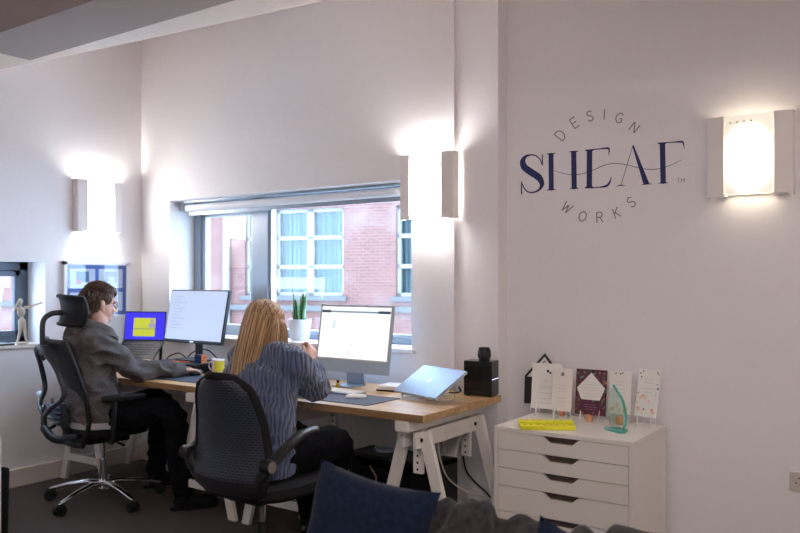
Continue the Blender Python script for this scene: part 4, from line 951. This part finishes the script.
for sx in (-1, 1):
    bm = nb(); tube(bm, spline([(sx*.14, -.02, .41), (sx*.27, -.03, .42), (sx*.295, -.03, .50), (sx*.29, -.02, .655)], 6), .017, 10, flat=1.5); mk('arm_post', bm, BLACK, t, smooth=True)
    bm = nb(); loft(bm, [((sx*.29, .03, .655), .036, .12), ((sx*.29, .03, .662), .043, .13), ((sx*.29, .03, .678), .043, .13), ((sx*.29, .03, .685), .036, .12)], 30, 0, 2.8); mk('armrest', bm, BLACK, t, smooth=True)

# --- the woman's chair: perforated shell back, curved arms
c2 = V((-2.455, 2.47, 0))
t = thing('office_chair', 'black office chair with a tall perforated back, under the woman', 'office chair', c2, R(0))
star_base(t, BLACK, .30, ang0=20)
bm = nb(); tube(bm, [(0, 0, .11), (0, 0, .30)], .026, 16, cap='flat'); mk('gas_column', bm, BLACK, t, smooth=True)
bm = nb(); tube(bm, [(0, 0, .28), (0, 0, .43)], .014, 16, cap='flat'); mk('piston', bm, CHROME, t, smooth=True)
bm = nb(); box(bm, (-.10, -.12, .40), (.10, .10, .44)); mk('tilt_box', bm, BLACK, t, bevel=.012)
bm = nb(); loft(bm, [((0, .03, .43), .17, .17), ((0, .03, .436), .225, .22), ((0, .03, .455), .245, .245), ((0, .03, .49), .24, .24), ((0, .03, .50), .20, .20)], 40, 0, 3.0); mk('seat', bm, BLACKM, t, smooth=True)
def bk2(u, v, out=0):
    w = prof([(0, .155), (.03, .185), (.10, .208), (.3, .213), (.6, .195), (.8, .172), (.90, .150), (.96, .120), (1, .075)], v); q = u*2-1
    y = prof([(0, -.225), (.12, -.245), (.35, -.215), (.6, -.225), (1, -.275)], v)+.05*abs(q)**2.2
    return V((q*w, y-out, .475+.49*v-.012*abs(q)**3*(v > .9)))
bm = nb(); sheet(bm, bk2, 16, 24, .022, (0, -1, 0)); mk('backrest', bm, PERF, t, smooth=True)
ring = [bk2(0, v/20) for v in range(21)]+[bk2(u/10, 1) for u in range(1, 11)]+[bk2(1, 1-v/20) for v in range(1, 21)]+[bk2(1-u/10, 0) for u in range(1, 11)]
bm = nb(); tube(bm, [p+V((0, -.011, 0)) for p in ring], .018, 10, cap='flat'); mk('backrest_rim', bm, BLACKM, t, smooth=True)
bm = nb(); sheet(bm, lambda u, v: bk2(u, v*.13)+V((0, -.0225, 0)), 14, 4, .012, (0, -1, 0)); mk('lower_band', bm, mat('vinyl_black', (.010, .010, .014), .5), t, smooth=True)
for sx in (-1, 1):
    bm = nb(); tube(bm, spline([(sx*.18, -.21, .53), (sx*.215, -.22, .575), (sx*.238, -.20, .615), (sx*.245, -.11, .670), (sx*.228, .0, .705), (sx*.205, .11, .708)], 8), [.022+.004*min(k, 6)/6 for k in range(41)], 12, flat=.55, up=(0, -1, .3)); mk('armrest', bm, BLACK, t, smooth=True)
    bm = nb(); cyl(bm, (sx*.215, -.215, .612), (sx*.265, -.215, .612), .029, n=24); kb_ = mk('arm_pivot', bm, BLACK, t, bevel=.004)
    bm = nb(); lathe(bm, [(.017, 0), (.023, 0), (.023, .004), (.017, .004)], n=24, M=Matrix.Translation((sx*.265, -.215, .612)) @ Matrix.Rotation(R(90*sx), 4, 'Y')); mk('pivot_ring', bm, mat('ring_grey', (.22, .19, .18), .4), kb_)

# ------------------------------------------------------------------ PEOPLE
def frame3(fwd, up=(0, 0, 1)):
    f = V(fwd).normalized(); u = V(up); r_ = f.cross(u).normalized(); u = r_.cross(f)
    return r_, f, u
def head(bm, c, fwd, up=(0, 0, 1), s=1.0):
    r_, f, u = frame3(fwd, up)
    M = Matrix(((r_.x, f.x, u.x, c[0]), (r_.y, f.y, u.y, c[1]), (r_.z, f.z, u.z, c[2]), (0, 0, 0, 1))) @ Matrix.Scale(s, 4)
    E = lambda p, q: ell(bm, p, q, M)
    E((0, -.012, .035), (.074, .092, .082)); E((0, .018, -.028), (.062, .072, .078)); E((0, .042, -.082), (.038, .040, .030)); E((0, .055, -.098), (.020, .020, .016))
    E((0, .078, .022), (.048, .016, .014)); E((.030, .066, -.030), (.022, .020, .022)); E((-.030, .066, -.030), (.022, .020, .022))
    tube(bm, [M @ V(p) for p in ((0, .084, .015), (0, .097, -.012), (0, .106, -.030))], [.007*s, .010*s, .013*s], 10); E((.012, .096, -.034), (.008, .010, .007)); E((-.012, .096, -.034), (.008, .010, .007))
    E((0, .084, -.058), (.024, .010, .006)); E((0, .083, -.067), (.020, .010, .006))
    for sg in (-1, 1):
        E((sg*.074, -.012, -.012), (.007, .018, .030)); E((sg*.079, -.018, .002), (.007, .014, .016)); E((sg*.076, -.006, -.036), (.006, .009, .010))
    return M
def limb(bm, P, Rr, n=18, flat=1.0): tube(bm, spline(P, 5), [Rr[min(int(i/5), len(Rr)-2)]+(Rr[min(int(i/5), len(Rr)-2)+1]-Rr[min(int(i/5), len(Rr)-2)])*((i-5*min(int(i/5), len(Rr)-2))/5) for i in range(5*(len(P)-1)+1)], n, flat=flat)
def hand(bm, wrist, d, up, side, curl, s=1.0, spread=.5):
    # wrist point, d = pointing direction, up = back of the hand, side = +1 if thumb lies towards d x up
    d = V(d).normalized(); up = V(up); up = (up-d*up.dot(d)).normalized(); x = d.cross(up)*side
    W = V(wrist)
    P = lambda a, b, c: W + d*a*s + x*b*s + up*c*s
    ell(bm, (0, 0, 0), (.046*s, .040*s, .015*s), Matrix(((d.x, x.x, up.x, P(.048, 0, 0).x), (d.y, x.y, up.y, P(.048, 0, 0).y), (d.z, x.z, up.z, P(.048, 0, 0).z), (0, 0, 0, 1))))
    tube(bm, [P(-.02, 0, 0), P(.03, 0, 0)], [.024*s, .026*s], 12, flat=.75, up=tuple(up))
    for k, (b, L) in enumerate(((.030, .070), (.010, .078), (-.010, .073), (-.029, .058))):
        a = R(curl*(1+.12*k)); q = [P(.055, b*.8, .002), P(.088, b, 0)]; ang = a*.5; cur = q[-1]; dd = .40
        for j in range(3):
            dirv = d*math.cos(ang)-up*math.sin(ang)+x*b*spread*3*.3; cur = cur+dirv.normalized()*L*s*(.42, .32, .26)[j]; q.append(cur); ang += a*.7
        tube(bm, q, [.0095*s, .0092*s, .0085*s, .0078*s, .0066*s], 10)
    tube(bm, [P(.012, .020, -.004), P(.038, .044, -.010), P(.062, .053, -.016), P(.082, .050, -.022)], [.013*s, .0115*s, .0095*s, .0078*s], 10)

# ===== man
mf = V((.45, .893, 0)); mr = V((.893, -.45, 0)); mc = V((-4.185, 2.88, 0)); ML = (-4.185, 2.88, 0); am = math.atan2(-.45, .893)
def m(r_, f_, z): return mc + mr*r_ + mf*f_ + V((0, 0, z))
MH = V((-4.218, 2.855, 1.213)); mg = V((.20, .97, -.14))
shr, shl = V((-4.08, 2.73, .985)), V((-4.42, 2.90, .985)); elr, ell_ = V((-4.00, 2.97, .812)), V((-4.62, 3.16, .815)); wrr, wrl = V((-3.925, 3.235, .793)), V((-4.52, 3.36, .80))
kr, kl = V((-3.74, 3.01, .575)), V((-4.20, 3.30, .56)); ar, al = V((-3.69, 3.06, .10)), V((-4.26, 3.30, .10))
hipr, hipl = m(.10, -.06, .54), m(-.10, -.06, .54)
bm = nb()
HM = head(bm, MH, mg)
limb(bm, [m(0, -.085, 1.02), m(0, -.05, 1.09), MH+V((0, 0, -.06))-mg*.02], [.062, .056, .058], 18)
loft(bm, [(m(0, -.06, .50), .15, .11), (m(0, -.08, .62), .15, .10), (m(0, -.10, .78), .15, .095), (m(0, -.10, .92), .16, .09), (m(0, -.095, .99), .14, .07), (m(0, -.09, 1.04), .08, .06)], 28, am)
for s_, e_, w_ in ((shr, elr, wrr), (shl, ell_, wrl)): limb(bm, [s_+(m(0, -.09, .98)-s_)*.35, s_, (s_+e_)/2, e_, (e_+w_)/2, w_], [.045, .046, .038, .035, .032, .026])
for h_, k_, a_ in ((hipr, kr, ar), (hipl, kl, al)):
    limb(bm, [h_, (h_+k_)/2, k_, (k_+a_)/2, a_], [.066, .060, .050, .046, .036])
hand(bm, wrr, V((.22, .90, -.10)), V((-.1, .1, 1)), -1, 34)
hand(bm, wrl, V((.45, .80, -.04)), V((0, .05, 1)), 1, 26)
person1 = mk('person', remesh(bm, .0045, 4), SKIN, None, smooth=True, loc=ML)
tag(person1, 'man with short brown hair in a grey hoodie and black trousers, seated at the computer', 'person')
# hoodie
bm = nb()
loft(bm, [(m(0, -.045, .505), .222, .178), (m(0, -.06, .56), .228, .178), (m(0, -.085, .68), .205, .155), (m(0, -.10, .82), .20, .145), (m(0, -.10, .93), .205, .13), (m(0, -.095, 1.00), .175, .105), (m(0, -.08, 1.045), .10, .085)], 32, am)
for s_, e_, w_ in ((shr, elr, wrr), (shl, ell_, wrl)):
    d_ = (w_-e_).normalized(); limb(bm, [s_+(m(0, -.09, .98)-s_)*.45, s_, (s_+e_)/2, e_, (e_+w_)/2, w_-d_*.015], [.082, .083, .072, .066, .058, .046])
# hood lying round the neck
tube(bm, spline([m(.045, .030, 1.01), m(.092, -.030, 1.055), m(.080, -.115, 1.085), m(0, -.155, 1.085), m(-.080, -.115, 1.085), m(-.092, -.030, 1.055), m(-.045, .030, 1.01)], 6), .036, 14)
ell(bm, (0, 0, 0), (.115, .06, .095), Matrix.Translation(m(0, -.185, 1.005)) @ Matrix.Rotation(am, 4, 'Z'))
bm = remesh(bm, .008, 8, disp=wrinkle(.016, (9, 9, 15), 3))
# open neck: drop what would cover the throat
hd = mk('hoodie', bm, HOODIE, person1, smooth=True, loc=ML); hd['label'] = 'grey brown hoodie'
for w_, e_ in ((wrr, elr), (wrl, ell_)):
    d_ = (w_-e_).normalized(); bm = nb(); tube(bm, [w_-d_*.055, w_-d_*.02, w_-d_*.004], [.046, .040, .037], 18); mk('cuff', bm, HOODIE, person1, smooth=True, loc=ML)
bm = nb(); loft(bm, [(m(0, -.045, .482), .21, .170), (m(0, -.045, .49), .228, .184), (m(0, -.05, .525), .226, .180)], 32, am); mk('tee_shirt_hem', bm, DENIM, person1, smooth=True, loc=ML)
# trousers
bm = nb()
loft(bm, [(m(0, -.03, .475), .16, .11), (m(0, -.03, .50), .17, .12), (m(0, -.04, .56), .165, .11)], 28, am)
for h_, k_, a_ in ((hipr, kr, ar), (hipl, kl, al)): limb(bm, [h_, (h_+k_)/2, k_, (k_+a_)/2+V((0, 0, 0)), a_], [.088, .088, .074, .068, .060])
tr = mk('trousers', remesh(bm, .008, 8, disp=wrinkle(.010, (10, 10, 12), 8)), BLACKF, person1, smooth=True, loc=ML)
def shoe(a_, d, parent, loc, mt=BLACKM, L=.27):
    d = V((d[0], d[1], 0)).normalized(); s = V((-d.y, d.x, 0)); M = Matrix(((d.x, s.x, 0, a_.x), (d.y, s.y, 0, a_.y), (0, 0, 1, 0), (0, 0, 0, 1)))
    bm = nb(); ell(bm, (.02, 0, .050), (.085, .040, .050), M); ell(bm, (.115, 0, .040), (.085, .045, .038), M); tube(bm, [M @ V((-.01, 0, .06)), M @ V((-.01, 0, .13))], [.045, .045], 14)
    bm = remesh(bm, .007, 5)
    for v in bm.verts: v.co.z = max(v.co.z, .014)
    o = mk('shoe', bm, mt, parent, smooth=True, loc=loc)
    bm = nb(); loft(bm, [(M @ V((.055, 0, .0)), .135, .042), (M @ V((.055, 0, .018)), .138, .045)], 28, math.atan2(d.y, d.x), 2.4)
    mk('sole', bm, BLACK, o, smooth=True, loc=(0, 0, 0)); o.children[0].location = (0, 0, 0)
    for v in o.children[0].data.vertices: v.co -= V(loc)
    return o
shoe(ar, (.55, .8), person1, ML); shoe(al, (.2, .95), person1, ML)
# hair of the man
bm = nb(); EH = lambda p, q: ell(bm, p, q, HM)
EH((0, -.020, .048), (.083, .100, .086)); EH((0, -.050, .000), (.077, .068, .085)); EH((0, -.072, -.052), (.060, .038, .052)); EH((0, .040, .090), (.066, .048, .032)); EH((.006, .072, .070), (.054, .020, .022))
EH((.072, .012, .035), (.014, .035, .040)); EH((-.072, .012, .035), (.014, .035, .040))
bm = remesh(bm, .005, 4, disp=wrinkle(.007, (60, 60, 25), 5, False))
hr_ = mk('hair', bm, HAIRB, person1, smooth=True, loc=ML)
bm = nb(); q = random.Random(4)
for k in range(900):
    th = q.uniform(-3.14, 3.14); ph = q.uniform(-.55, 1.5); c_ = math.cos(ph)
    n_ = V((math.sin(th)*c_, math.cos(th)*c_, math.sin(ph)))
    if n_.y > .45 and n_.z < .55: continue
    if abs(n_.x) > .6 and n_.y > .0 and n_.z < .1: continue
    p = V((n_.x*.083, -.020+n_.y*.100, .044+n_.z*.088))
    if n_.z < 0: p.y -= .012
    swirl = V((q.uniform(-.4, .4), .9 if n_.z > .3 else .0, -.35 if n_.z > .3 else -1)); swirl = (swirl-n_*swirl.dot(n_)*.85).normalized()
    L = q.uniform(.022, .040); r0 = q.uniform(.0022, .0038)
    P = [HM @ p, HM @ (p+swirl*L*.5+n_*.008), HM @ (p+swirl*L+n_*.006)]
    tube(bm, P, [r0, r0*.9, r0*.15], 4, cap='flat')
tf = mk('hair_tufts', bm, HAIRB, hr_, smooth=True, loc=ML)
# glasses
GLF = mat('glasses_black', (.02, .02, .02), .3)
bm = nb()
for sg in (-1, 1):
    tube(bm, [HM @ V((sg*.032+.024*math.cos(a*.5236), .092-.006*abs(math.cos(a*.5236)), .004+.018*math.sin(a*.5236))) for a in range(13)], .0014, 6)
    tube(bm, [HM @ V((sg*.056, .088, .010)), HM @ V((sg*.074, .05, .012)), HM @ V((sg*.079, -.012, .010)), HM @ V((sg*.078, -.028, -.008))], .0018, 6)
tube(bm, [HM @ V((-.009, .098, .008)), HM @ V((.009, .098, .008))], .0014, 6)
gs = mk('glasses', bm, GLF, person1, smooth=True, loc=ML)
bm = nb()
for sg in (-1, 1): ell(bm, (0, 0, 0), (.023, .0012, .017), HM @ Matrix.Translation((sg*.032, .091, .004)), 16, 8)
mk('lens', bm, glassm('lens_glass', (.95, .97, 1), 2.0), gs, smooth=True, loc=ML)
def eyes(HM, parent, loc):
    for sg in (-1, 1):
        bm = nb(); ell(bm, (sg*.030, .074, .004), (.0115, .0115, .0105), HM, 14, 8); e = mk('eye', bm, mat('eye_white', (.8, .78, .76), .2), parent, smooth=True, loc=loc)
        bm = nb(); ell(bm, (sg*.030, .0845, .003), (.0048, .002, .0048), HM, 12, 6); mk('iris', bm, mat('iris_brown', (.05, .03, .02), .2), e, smooth=True, loc=loc)
eyes(HM, person1, ML)

# ===== woman
WLc = (-2.52, 2.47, 0)
WH = V((-2.695, 2.735, 1.133)); wg = V((-.02, .97, -.22))
sr, sl = V((-2.475, 2.665, .985)), V((-2.805, 2.70, .985)); er, el = V((-2.525, 2.895, .835)), V((-2.93, 2.93, .815)); wr, wlft = V((-2.655, 3.01, .945)), V((-2.80, 3.14, .81))
kr, kl = V((-2.36, 2.87, .575)), V((-2.66, 2.92, .565)); ar, al = V((-2.60, 3.02, .11)), V((-2.74, 3.10, .11))
hr1, hl1 = V((-2.42, 2.46, .56)), V((-2.60, 2.46, .56))
bm = nb()
WM = head(bm, WH, wg, s=.95)
limb(bm, [V((-2.655, 2.665, 1.0)), V((-2.663, 2.69, 1.06)), WH+V((0, 0, -.05))], [.050, .045, .048])
loft(bm, [((-2.50, 2.46, .51), .16, .12), ((-2.53, 2.50, .64), .13, .10), ((-2.58, 2.57, .78), .14, .10), ((-2.63, 2.63, .90), .16, .10), ((-2.645, 2.66, .98), .14, .08), ((-2.655, 2.67, 1.01), .07, .05)], 28, R(5))
for s_, e_, w_ in ((sr, er, wr), (sl, el, wlft)): limb(bm, [s_+(V((-2.65, 2.67, .98))-s_)*.35, s_, (s_+e_)/2, e_, (e_+w_)/2, w_], [.045, .045, .038, .034, .031, .023])
for h_, k_, a_ in ((hr1, kr, ar), (hl1, kl, al)): limb(bm, [h_, (h_+k_)/2, k_, (k_+a_)/2, a_], [.085, .072, .050, .048, .033])
hand(bm, wr, V((-.25, .45, .55)), V((.75, .1, .35)), -1, 55, .92)
hand(bm, wlft, V((.55, .75, -.03)), V((0, .1, 1)), 1, 30, .92)
person2 = mk('person', remesh(bm, .0045, 4), SKIN, None, smooth=True, loc=WLc)
tag(person2, 'woman with long straight blonde hair in a chunky blue knitted jumper, seen from behind', 'person')
bm = nb()
loft(bm, [((-2.495, 2.455, .505), .205, .165), ((-2.50, 2.465, .55), .215, .175), ((-2.53, 2.50, .66), .19, .155), ((-2.57, 2.555, .78), .185, .145), ((-2.62, 2.62, .90), .205, .145), ((-2.645, 2.655, .985), .18, .115), ((-2.655, 2.67, 1.035), .095, .085)], 32, R(5))
for s_, e_, w_ in ((sr, er, wr), (sl, el, wlft)):
    d_ = (w_-e_).normalized(); limb(bm, [s_+(V((-2.65, 2.67, .98))-s_)*.5, s_, (s_+e_)/2+V((0, 0, -.012)), e_, (e_+w_)/2, w_-d_*.02], [.086, .088, .082, .076, .066, .044])
tube(bm, spline([(-2.655+.075*math.cos(a*.7854), 2.67+.07*math.sin(a*.7854), 1.04) for a in range(9)], 3), .022, 10)
bm = remesh(bm, .008, 8, disp=wrinkle(.012, (8, 8, 12), 21))
sw = mk('jumper', bm, KNIT, person2, smooth=True, loc=WLc); sw['label'] = 'chunky blue knitted jumper'
bm = nb(); loft(bm, [((-2.51, 2.46, .485), .17, .14), ((-2.51, 2.46, .52), .19, .15), ((-2.51, 2.47, .60), .17, .13)], 28)
for h_, k_, a_ in ((hr1, kr, ar), (hl1, kl, al)): limb(bm, [h_, (h_+k_)/2, k_, (k_+a_)/2, a_], [.105, .098, .080, .062, .048])
mk('trousers', remesh(bm, .008, 8, disp=wrinkle(.008, (10, 10, 12), 31)), BLACKF, person2, smooth=True, loc=WLc)
BOOT = mat('boot_gloss', (.012, .012, .014), .18)
shoe(ar, (-.2, 1), person2, WLc, BOOT, .24); shoe(al, (-.1, 1), person2, WLc, BOOT, .24)
eyes(WM, person2, WLc)
# long hair: solid core, then locks
bm = nb(); EH = lambda p, q: ell(bm, p, q, WM)
EH((0, -.022, .045), (.084, .100, .084)); EH((0, -.045, -.02), (.080, .070, .11)); EH((.02, -.02, -.07), (.062, .06, .08)); EH((-.02, -.02, -.07), (.062, .06, .08)); EH((.052, .012, -.045), (.034, .050, .10)); EH((-.052, .012, -.045), (.034, .050, .10))
hb = [WH+V((0, -.05, -.02)), WH+V((.012, -.080, -.10)), V((-2.668, 2.575, .96)), V((-2.653, 2.51, .88)), V((-2.643, 2.475, .79)), V((-2.638, 2.455, .74))]
P = spline(hb, 6); n_ = len(P); tube(bm, P, [.086-.055*(i/(n_-1))**1.2 for i in range(n_)], 24, flat=.5, up=(0, 1, 0))
bm = remesh(bm, .006, 6)
h2 = mk('hair', bm, HTONE[1], person2, smooth=True, loc=WLc)
bm = nb(); q = random.Random(11)
for k in range(900):
    side = q.choice((-1, 1)); th = q.uniform(.0, 2.35)*side     # azimuth from the back of the head
    r0 = q.uniform(.0017, .0036); P = []; lift = q.uniform(.985, 1.035)
    py = q.uniform(-.085, .055)
    part = V((q.uniform(-.003, .003), py, .045+.0885*math.sqrt(max(0, 1-((py+.022)/.108)**2))))
    end = V((math.sin(th)*.090, -.022-math.cos(th)*.106, .045))
    for j in range(9):       # over the skull, on its surface
        a = j/8; p = part.lerp(end, a) - V((0, -.022, .045)); p = V((p.x/.088, p.y/.105, p.z/.088)); p.normalize() if p.length > 1e-5 else None
        P.append(WM @ V((p.x*.089*lift, -.022+p.y*.106*lift, .045+p.z*.088*lift)))
    e = P[-1]; fr = th/2.0; rad = e-WH; rad.z = 0; rad.normalize()
    tz = q.uniform(.72, .88) if abs(fr) < .6 else q.uniform(.84, .98)
    tA = V((WH.x+.098*side, WH.y-.02+q.uniform(-.04, .045), q.uniform(.985, 1.05)))
    tB = V((-2.630+fr*.085+q.uniform(-.012, .012), 2.440+.03*abs(fr)+(tz-.72)*.36+q.uniform(-.010, .012), tz))
    wq = min(1, max(0, (abs(fr)-.50)/.40)); wq = wq*wq*(3-2*wq); tgt = tB.lerp(tA, wq)
    mid = e.lerp(tgt, .22)+rad*.012; mid2 = e.lerp(tgt, .62)+rad*.018
    P += [mid, mid2, tgt]; P = spline(P, 3); n_ = len(P)
    nf = len(bm.faces); tube(bm, P, [r0*(1 if i < n_*.75 else 1-.85*(i-n_*.75)/(n_*.25)) for i in range(n_)], 5, cap='flat')
    bm.faces.ensure_lookup_table(); tn = q.choice((0, 1, 1, 2, 2, 2, 3, 3))
    for fi in range(nf, len(bm.faces)): bm.faces[fi].material_index = tn
lk = mk('hair_locks', bm, HTONE[0], h2, smooth=True, loc=WLc); lk['kind'] = 'stuff'
for m_ in HTONE[1:]: lk.data.materials.append(m_)

# ------------------------------------------------------------------ SOFA IN FRONT
SX0, SX1 = -1.55, .75
t = thing('sofa', 'dark grey sofa with its back towards the desks, mostly below the frame', 'sofa', (SX0, 1.0, 0))
def soft(lo, hi, r_=.05, amp=.006, sd=0, vox=.018):
    bm = nb(); box(bm, [a+r_*.3 for a in lo], [b-r_*.3 for b in hi])
    return remesh(bm, vox, 14, .6, wrinkle(amp, (5, 5, 5), sd, False))
mk('frame', soft((SX0, 1.05, .05), (SX1, 2.02, .42), sd=1), GREYF, t, smooth=True, loc=(SX0, 1.0, 0))
mk('backrest', soft((SX0, 1.83, .30), (SX1, 2.03, .700), sd=2, amp=.012), GREYF, t, smooth=True, loc=(SX0, 1.0, 0))
for k in range(2):
    xa = SX0+.16+k*1.0; mk('seat_cushion', soft((xa, 1.05, .38), (xa+.98, 1.80, .52), sd=3+k), GREYF, t, smooth=True, loc=(SX0, 1.0, 0))
for xa in (SX0, SX1-.16): mk('arm', soft((xa, 1.05, .10), (xa+.16, 1.98, .60), sd=6), GREYF, t, smooth=True, loc=(SX0, 1.0, 0))
for x_ in (SX0+.1, SX1-.1):
    for y_ in (1.12, 1.95):
        bm = nb(); cyl(bm, (x_-SX0, y_-1, 0), (x_-SX0, y_-1, .07), .018, .025); mk('leg', bm, BLACK, t)
def cushion(c, w_, h_, th, M, mt, label, sd=0):
    bm = nb(); n = 22; A, Bq = [], []
    for side, L in ((1, A), (-1, Bq)):
        for j in range(n+1):
            row = []
            for i in range(n+1):
                u, v = i/n*2-1, j/n*2-1
                pin = 1-.10*(1-(abs(u))**2)*(abs(v)**6); pin2 = 1-.10*(1-(abs(v))**2)*(abs(u)**6)
                x, y = u*w_/2*pin2, v*h_/2*pin
                z = side*th/2*((1-u**4)*(1-v**4))**.55 * (1+.12*noise.noise(V((u*2.3+sd, v*2.3, side))))
                row.append(bm.verts.new(M @ V((x, y, z))))
            L.append(row)
    for L in (A, Bq):
        for j in range(n):
            for i in range(n): bm.faces.new((L[j][i], L[j][i+1], L[j+1][i+1], L[j+1][i]))
    bmesh.ops.remove_doubles(bm, verts=bm.verts, dist=1e-4)
    o = mk('cushion', bm, mt, smooth=True); o.location = c; return tag(o, label, 'cushion')
def cushM(yaw, lean, roll): return Matrix.Rotation(R(yaw), 4, 'Z') @ Matrix.Rotation(R(90-lean), 4, 'X') @ Matrix.Rotation(R(roll), 4, 'Z')
cushion((-1.305, 1.70, .625), .395, .40, .13, cushM(6, 12, -7), NAVY, 'large navy cushion leaning at the left end of the grey sofa', 1)
cushion((-.655, 1.67, .60), .34, .34, .12, cushM(10, 14, -16), NAVY, 'navy cushion on the sofa with only its top corner showing before the drawers', 2)
# crumpled throw over the sofa back
bm = nb()
for c_, e_ in (((-1.10, 1.86, .66), (.10, .10, .085)), ((-1.03, 1.85, .655), (.11, .09, .10)), ((-1.04, 1.80, .60), (.12, .07, .14)), ((-.945, 1.90, .66), (.07, .09, .06)), ((-.895, 1.84, .635), (.055, .08, .075)), ((-.86, 1.90, .655), (.06, .10, .055)), ((-.79, 1.92, .66), (.08, .09, .05)), ((-.97, 1.84, .59), (.10, .07, .10)), ((-.88, 1.81, .56), (.08, .06, .11))): ell(bm, c_, e_)
o = mk('throw_blanket', remesh(bm, .010, 10, disp=wrinkle(.028, (16, 9, 12), 40)), GREYF, smooth=True, loc=(-1.0, 1.85, .68)); tag(o, 'crumpled dark grey blanket heaped on the sofa back beside the large navy cushion', 'blanket')
bm = nb()
def thr(u, v):
    x = -.70+1.2*u; s = v*2-1
    return V((x, 1.93+.118*s, .722-.10*max(0, abs(s)-.55)*2.2-.008*math.cos(6*u)+.010*noise.noise(V((x*9, s*2, 2)))))
sheet(bm, thr, 50, 12, .008, (0, 0, 1)); o = mk('throw_blanket', bm, GREYF, smooth=True, loc=(-.1, 1.93, .70)); tag(o, 'thin dark grey blanket laid flat along the right of the sofa back', 'blanket')
# things at the left edge of the view
t = thing('side_unit', 'pale side unit with a rounded top corner cut off by the left edge', 'cabinet', (-4.15, 2.02, 0), math.atan2(.571, .821))
e = V((-398*4.0/778, 4.0)); e = V((CR.x*e.x+CF.x*e.y, CR.y*e.x+CF.y*e.y, 0)); t.location = e
bm = nb(); box(bm, (-.35, -.02, 0), (.0, 0, .56)); mk('front_panel', bm, TRIMW, t, bevel=.012)
bm = nb(); box(bm, (-.34, -.35, .03), (-.01, -.02, .55)); mk('body', bm, TRIMW, t, bevel=.004)
bp_ = V((CR.x*-2.157+CF.x*4.15, CR.y*-2.157+CF.y*4.15, 0))
t2 = thing('waste_bin', 'narrow black bin standing beside the pale unit at the left edge', 'bin', bp_)
bm = nb(); lathe(bm, [(0, 0), (.055, 0), (.06, .01), (.066, .347), (.062, .347), (.056, .012), (0, .012)], n=28); mk('bin_body', bm, BLACKM, t2, smooth=True)

# ------------------------------------------------------------------ camera, sky, lights
cam = bpy.data.cameras.new('camera'); co = bpy.data.objects.new('camera', cam); COL.objects.link(co); S.camera = co
co.location = (0, 0, CH); co.rotation_euler = (R(90), 0, math.atan2(-CF.x, CF.y))
cam.sensor_width = 36; cam.lens = F/800*36; cam.shift_y = (HOR-266.5)/800; cam.clip_end = 200
cam.dof.use_dof = True; cam.dof.focus_distance = 3.9; cam.dof.aperture_fstop = 3.2
wd = bpy.data.worlds.new('world'); S.world = wd; wd.use_nodes = True
bg = wd.node_tree.nodes['Background']; bg.inputs[0].default_value = (.60, .77, 1, 1); bg.inputs[1].default_value = 8.6
def portal(loc, rot, sx, sy):
    L = bpy.data.lights.new('window_portal', 'AREA'); L.shape = 'RECTANGLE'; L.size = sx; L.size_y = sy; L.cycles.is_portal = True
    o = bpy.data.objects.new('window_portal', L); COL.objects.link(o); o.location = loc; o.rotation_euler = rot
# glowing discs added unseen behind the camera to lift the room's brightness
dl = None
for k, (x, y) in enumerate(((-.9, -.5), (.6, -.5), (.9, .8))):
    t = thing('fill_light', 'round fill light added on the ceiling behind the viewer to brighten the room', 'light', (x, y, 2.86), 0, 'added fill lights behind the viewer')
    bm = nb(); lathe(bm, [(0, -.03), (.15, -.03), (.16, 0)], n=24); mk('fill_disc', bm, emit('fill_glow', (1, .89, .82), 62), t)
S.view_settings.view_transform = 'Standard'; S.view_settings.look = 'None'; S.view_settings.gamma = 1; S.view_settings.use_curve_mapping = False
S.view_settings.exposure = .50
S.cycles.use_denoising = True
S.cycles.sample_clamp_indirect = 8
S.cycles.max_bounces = 10; S.cycles.diffuse_bounces = 5; S.cycles.transparent_max_bounces = 12
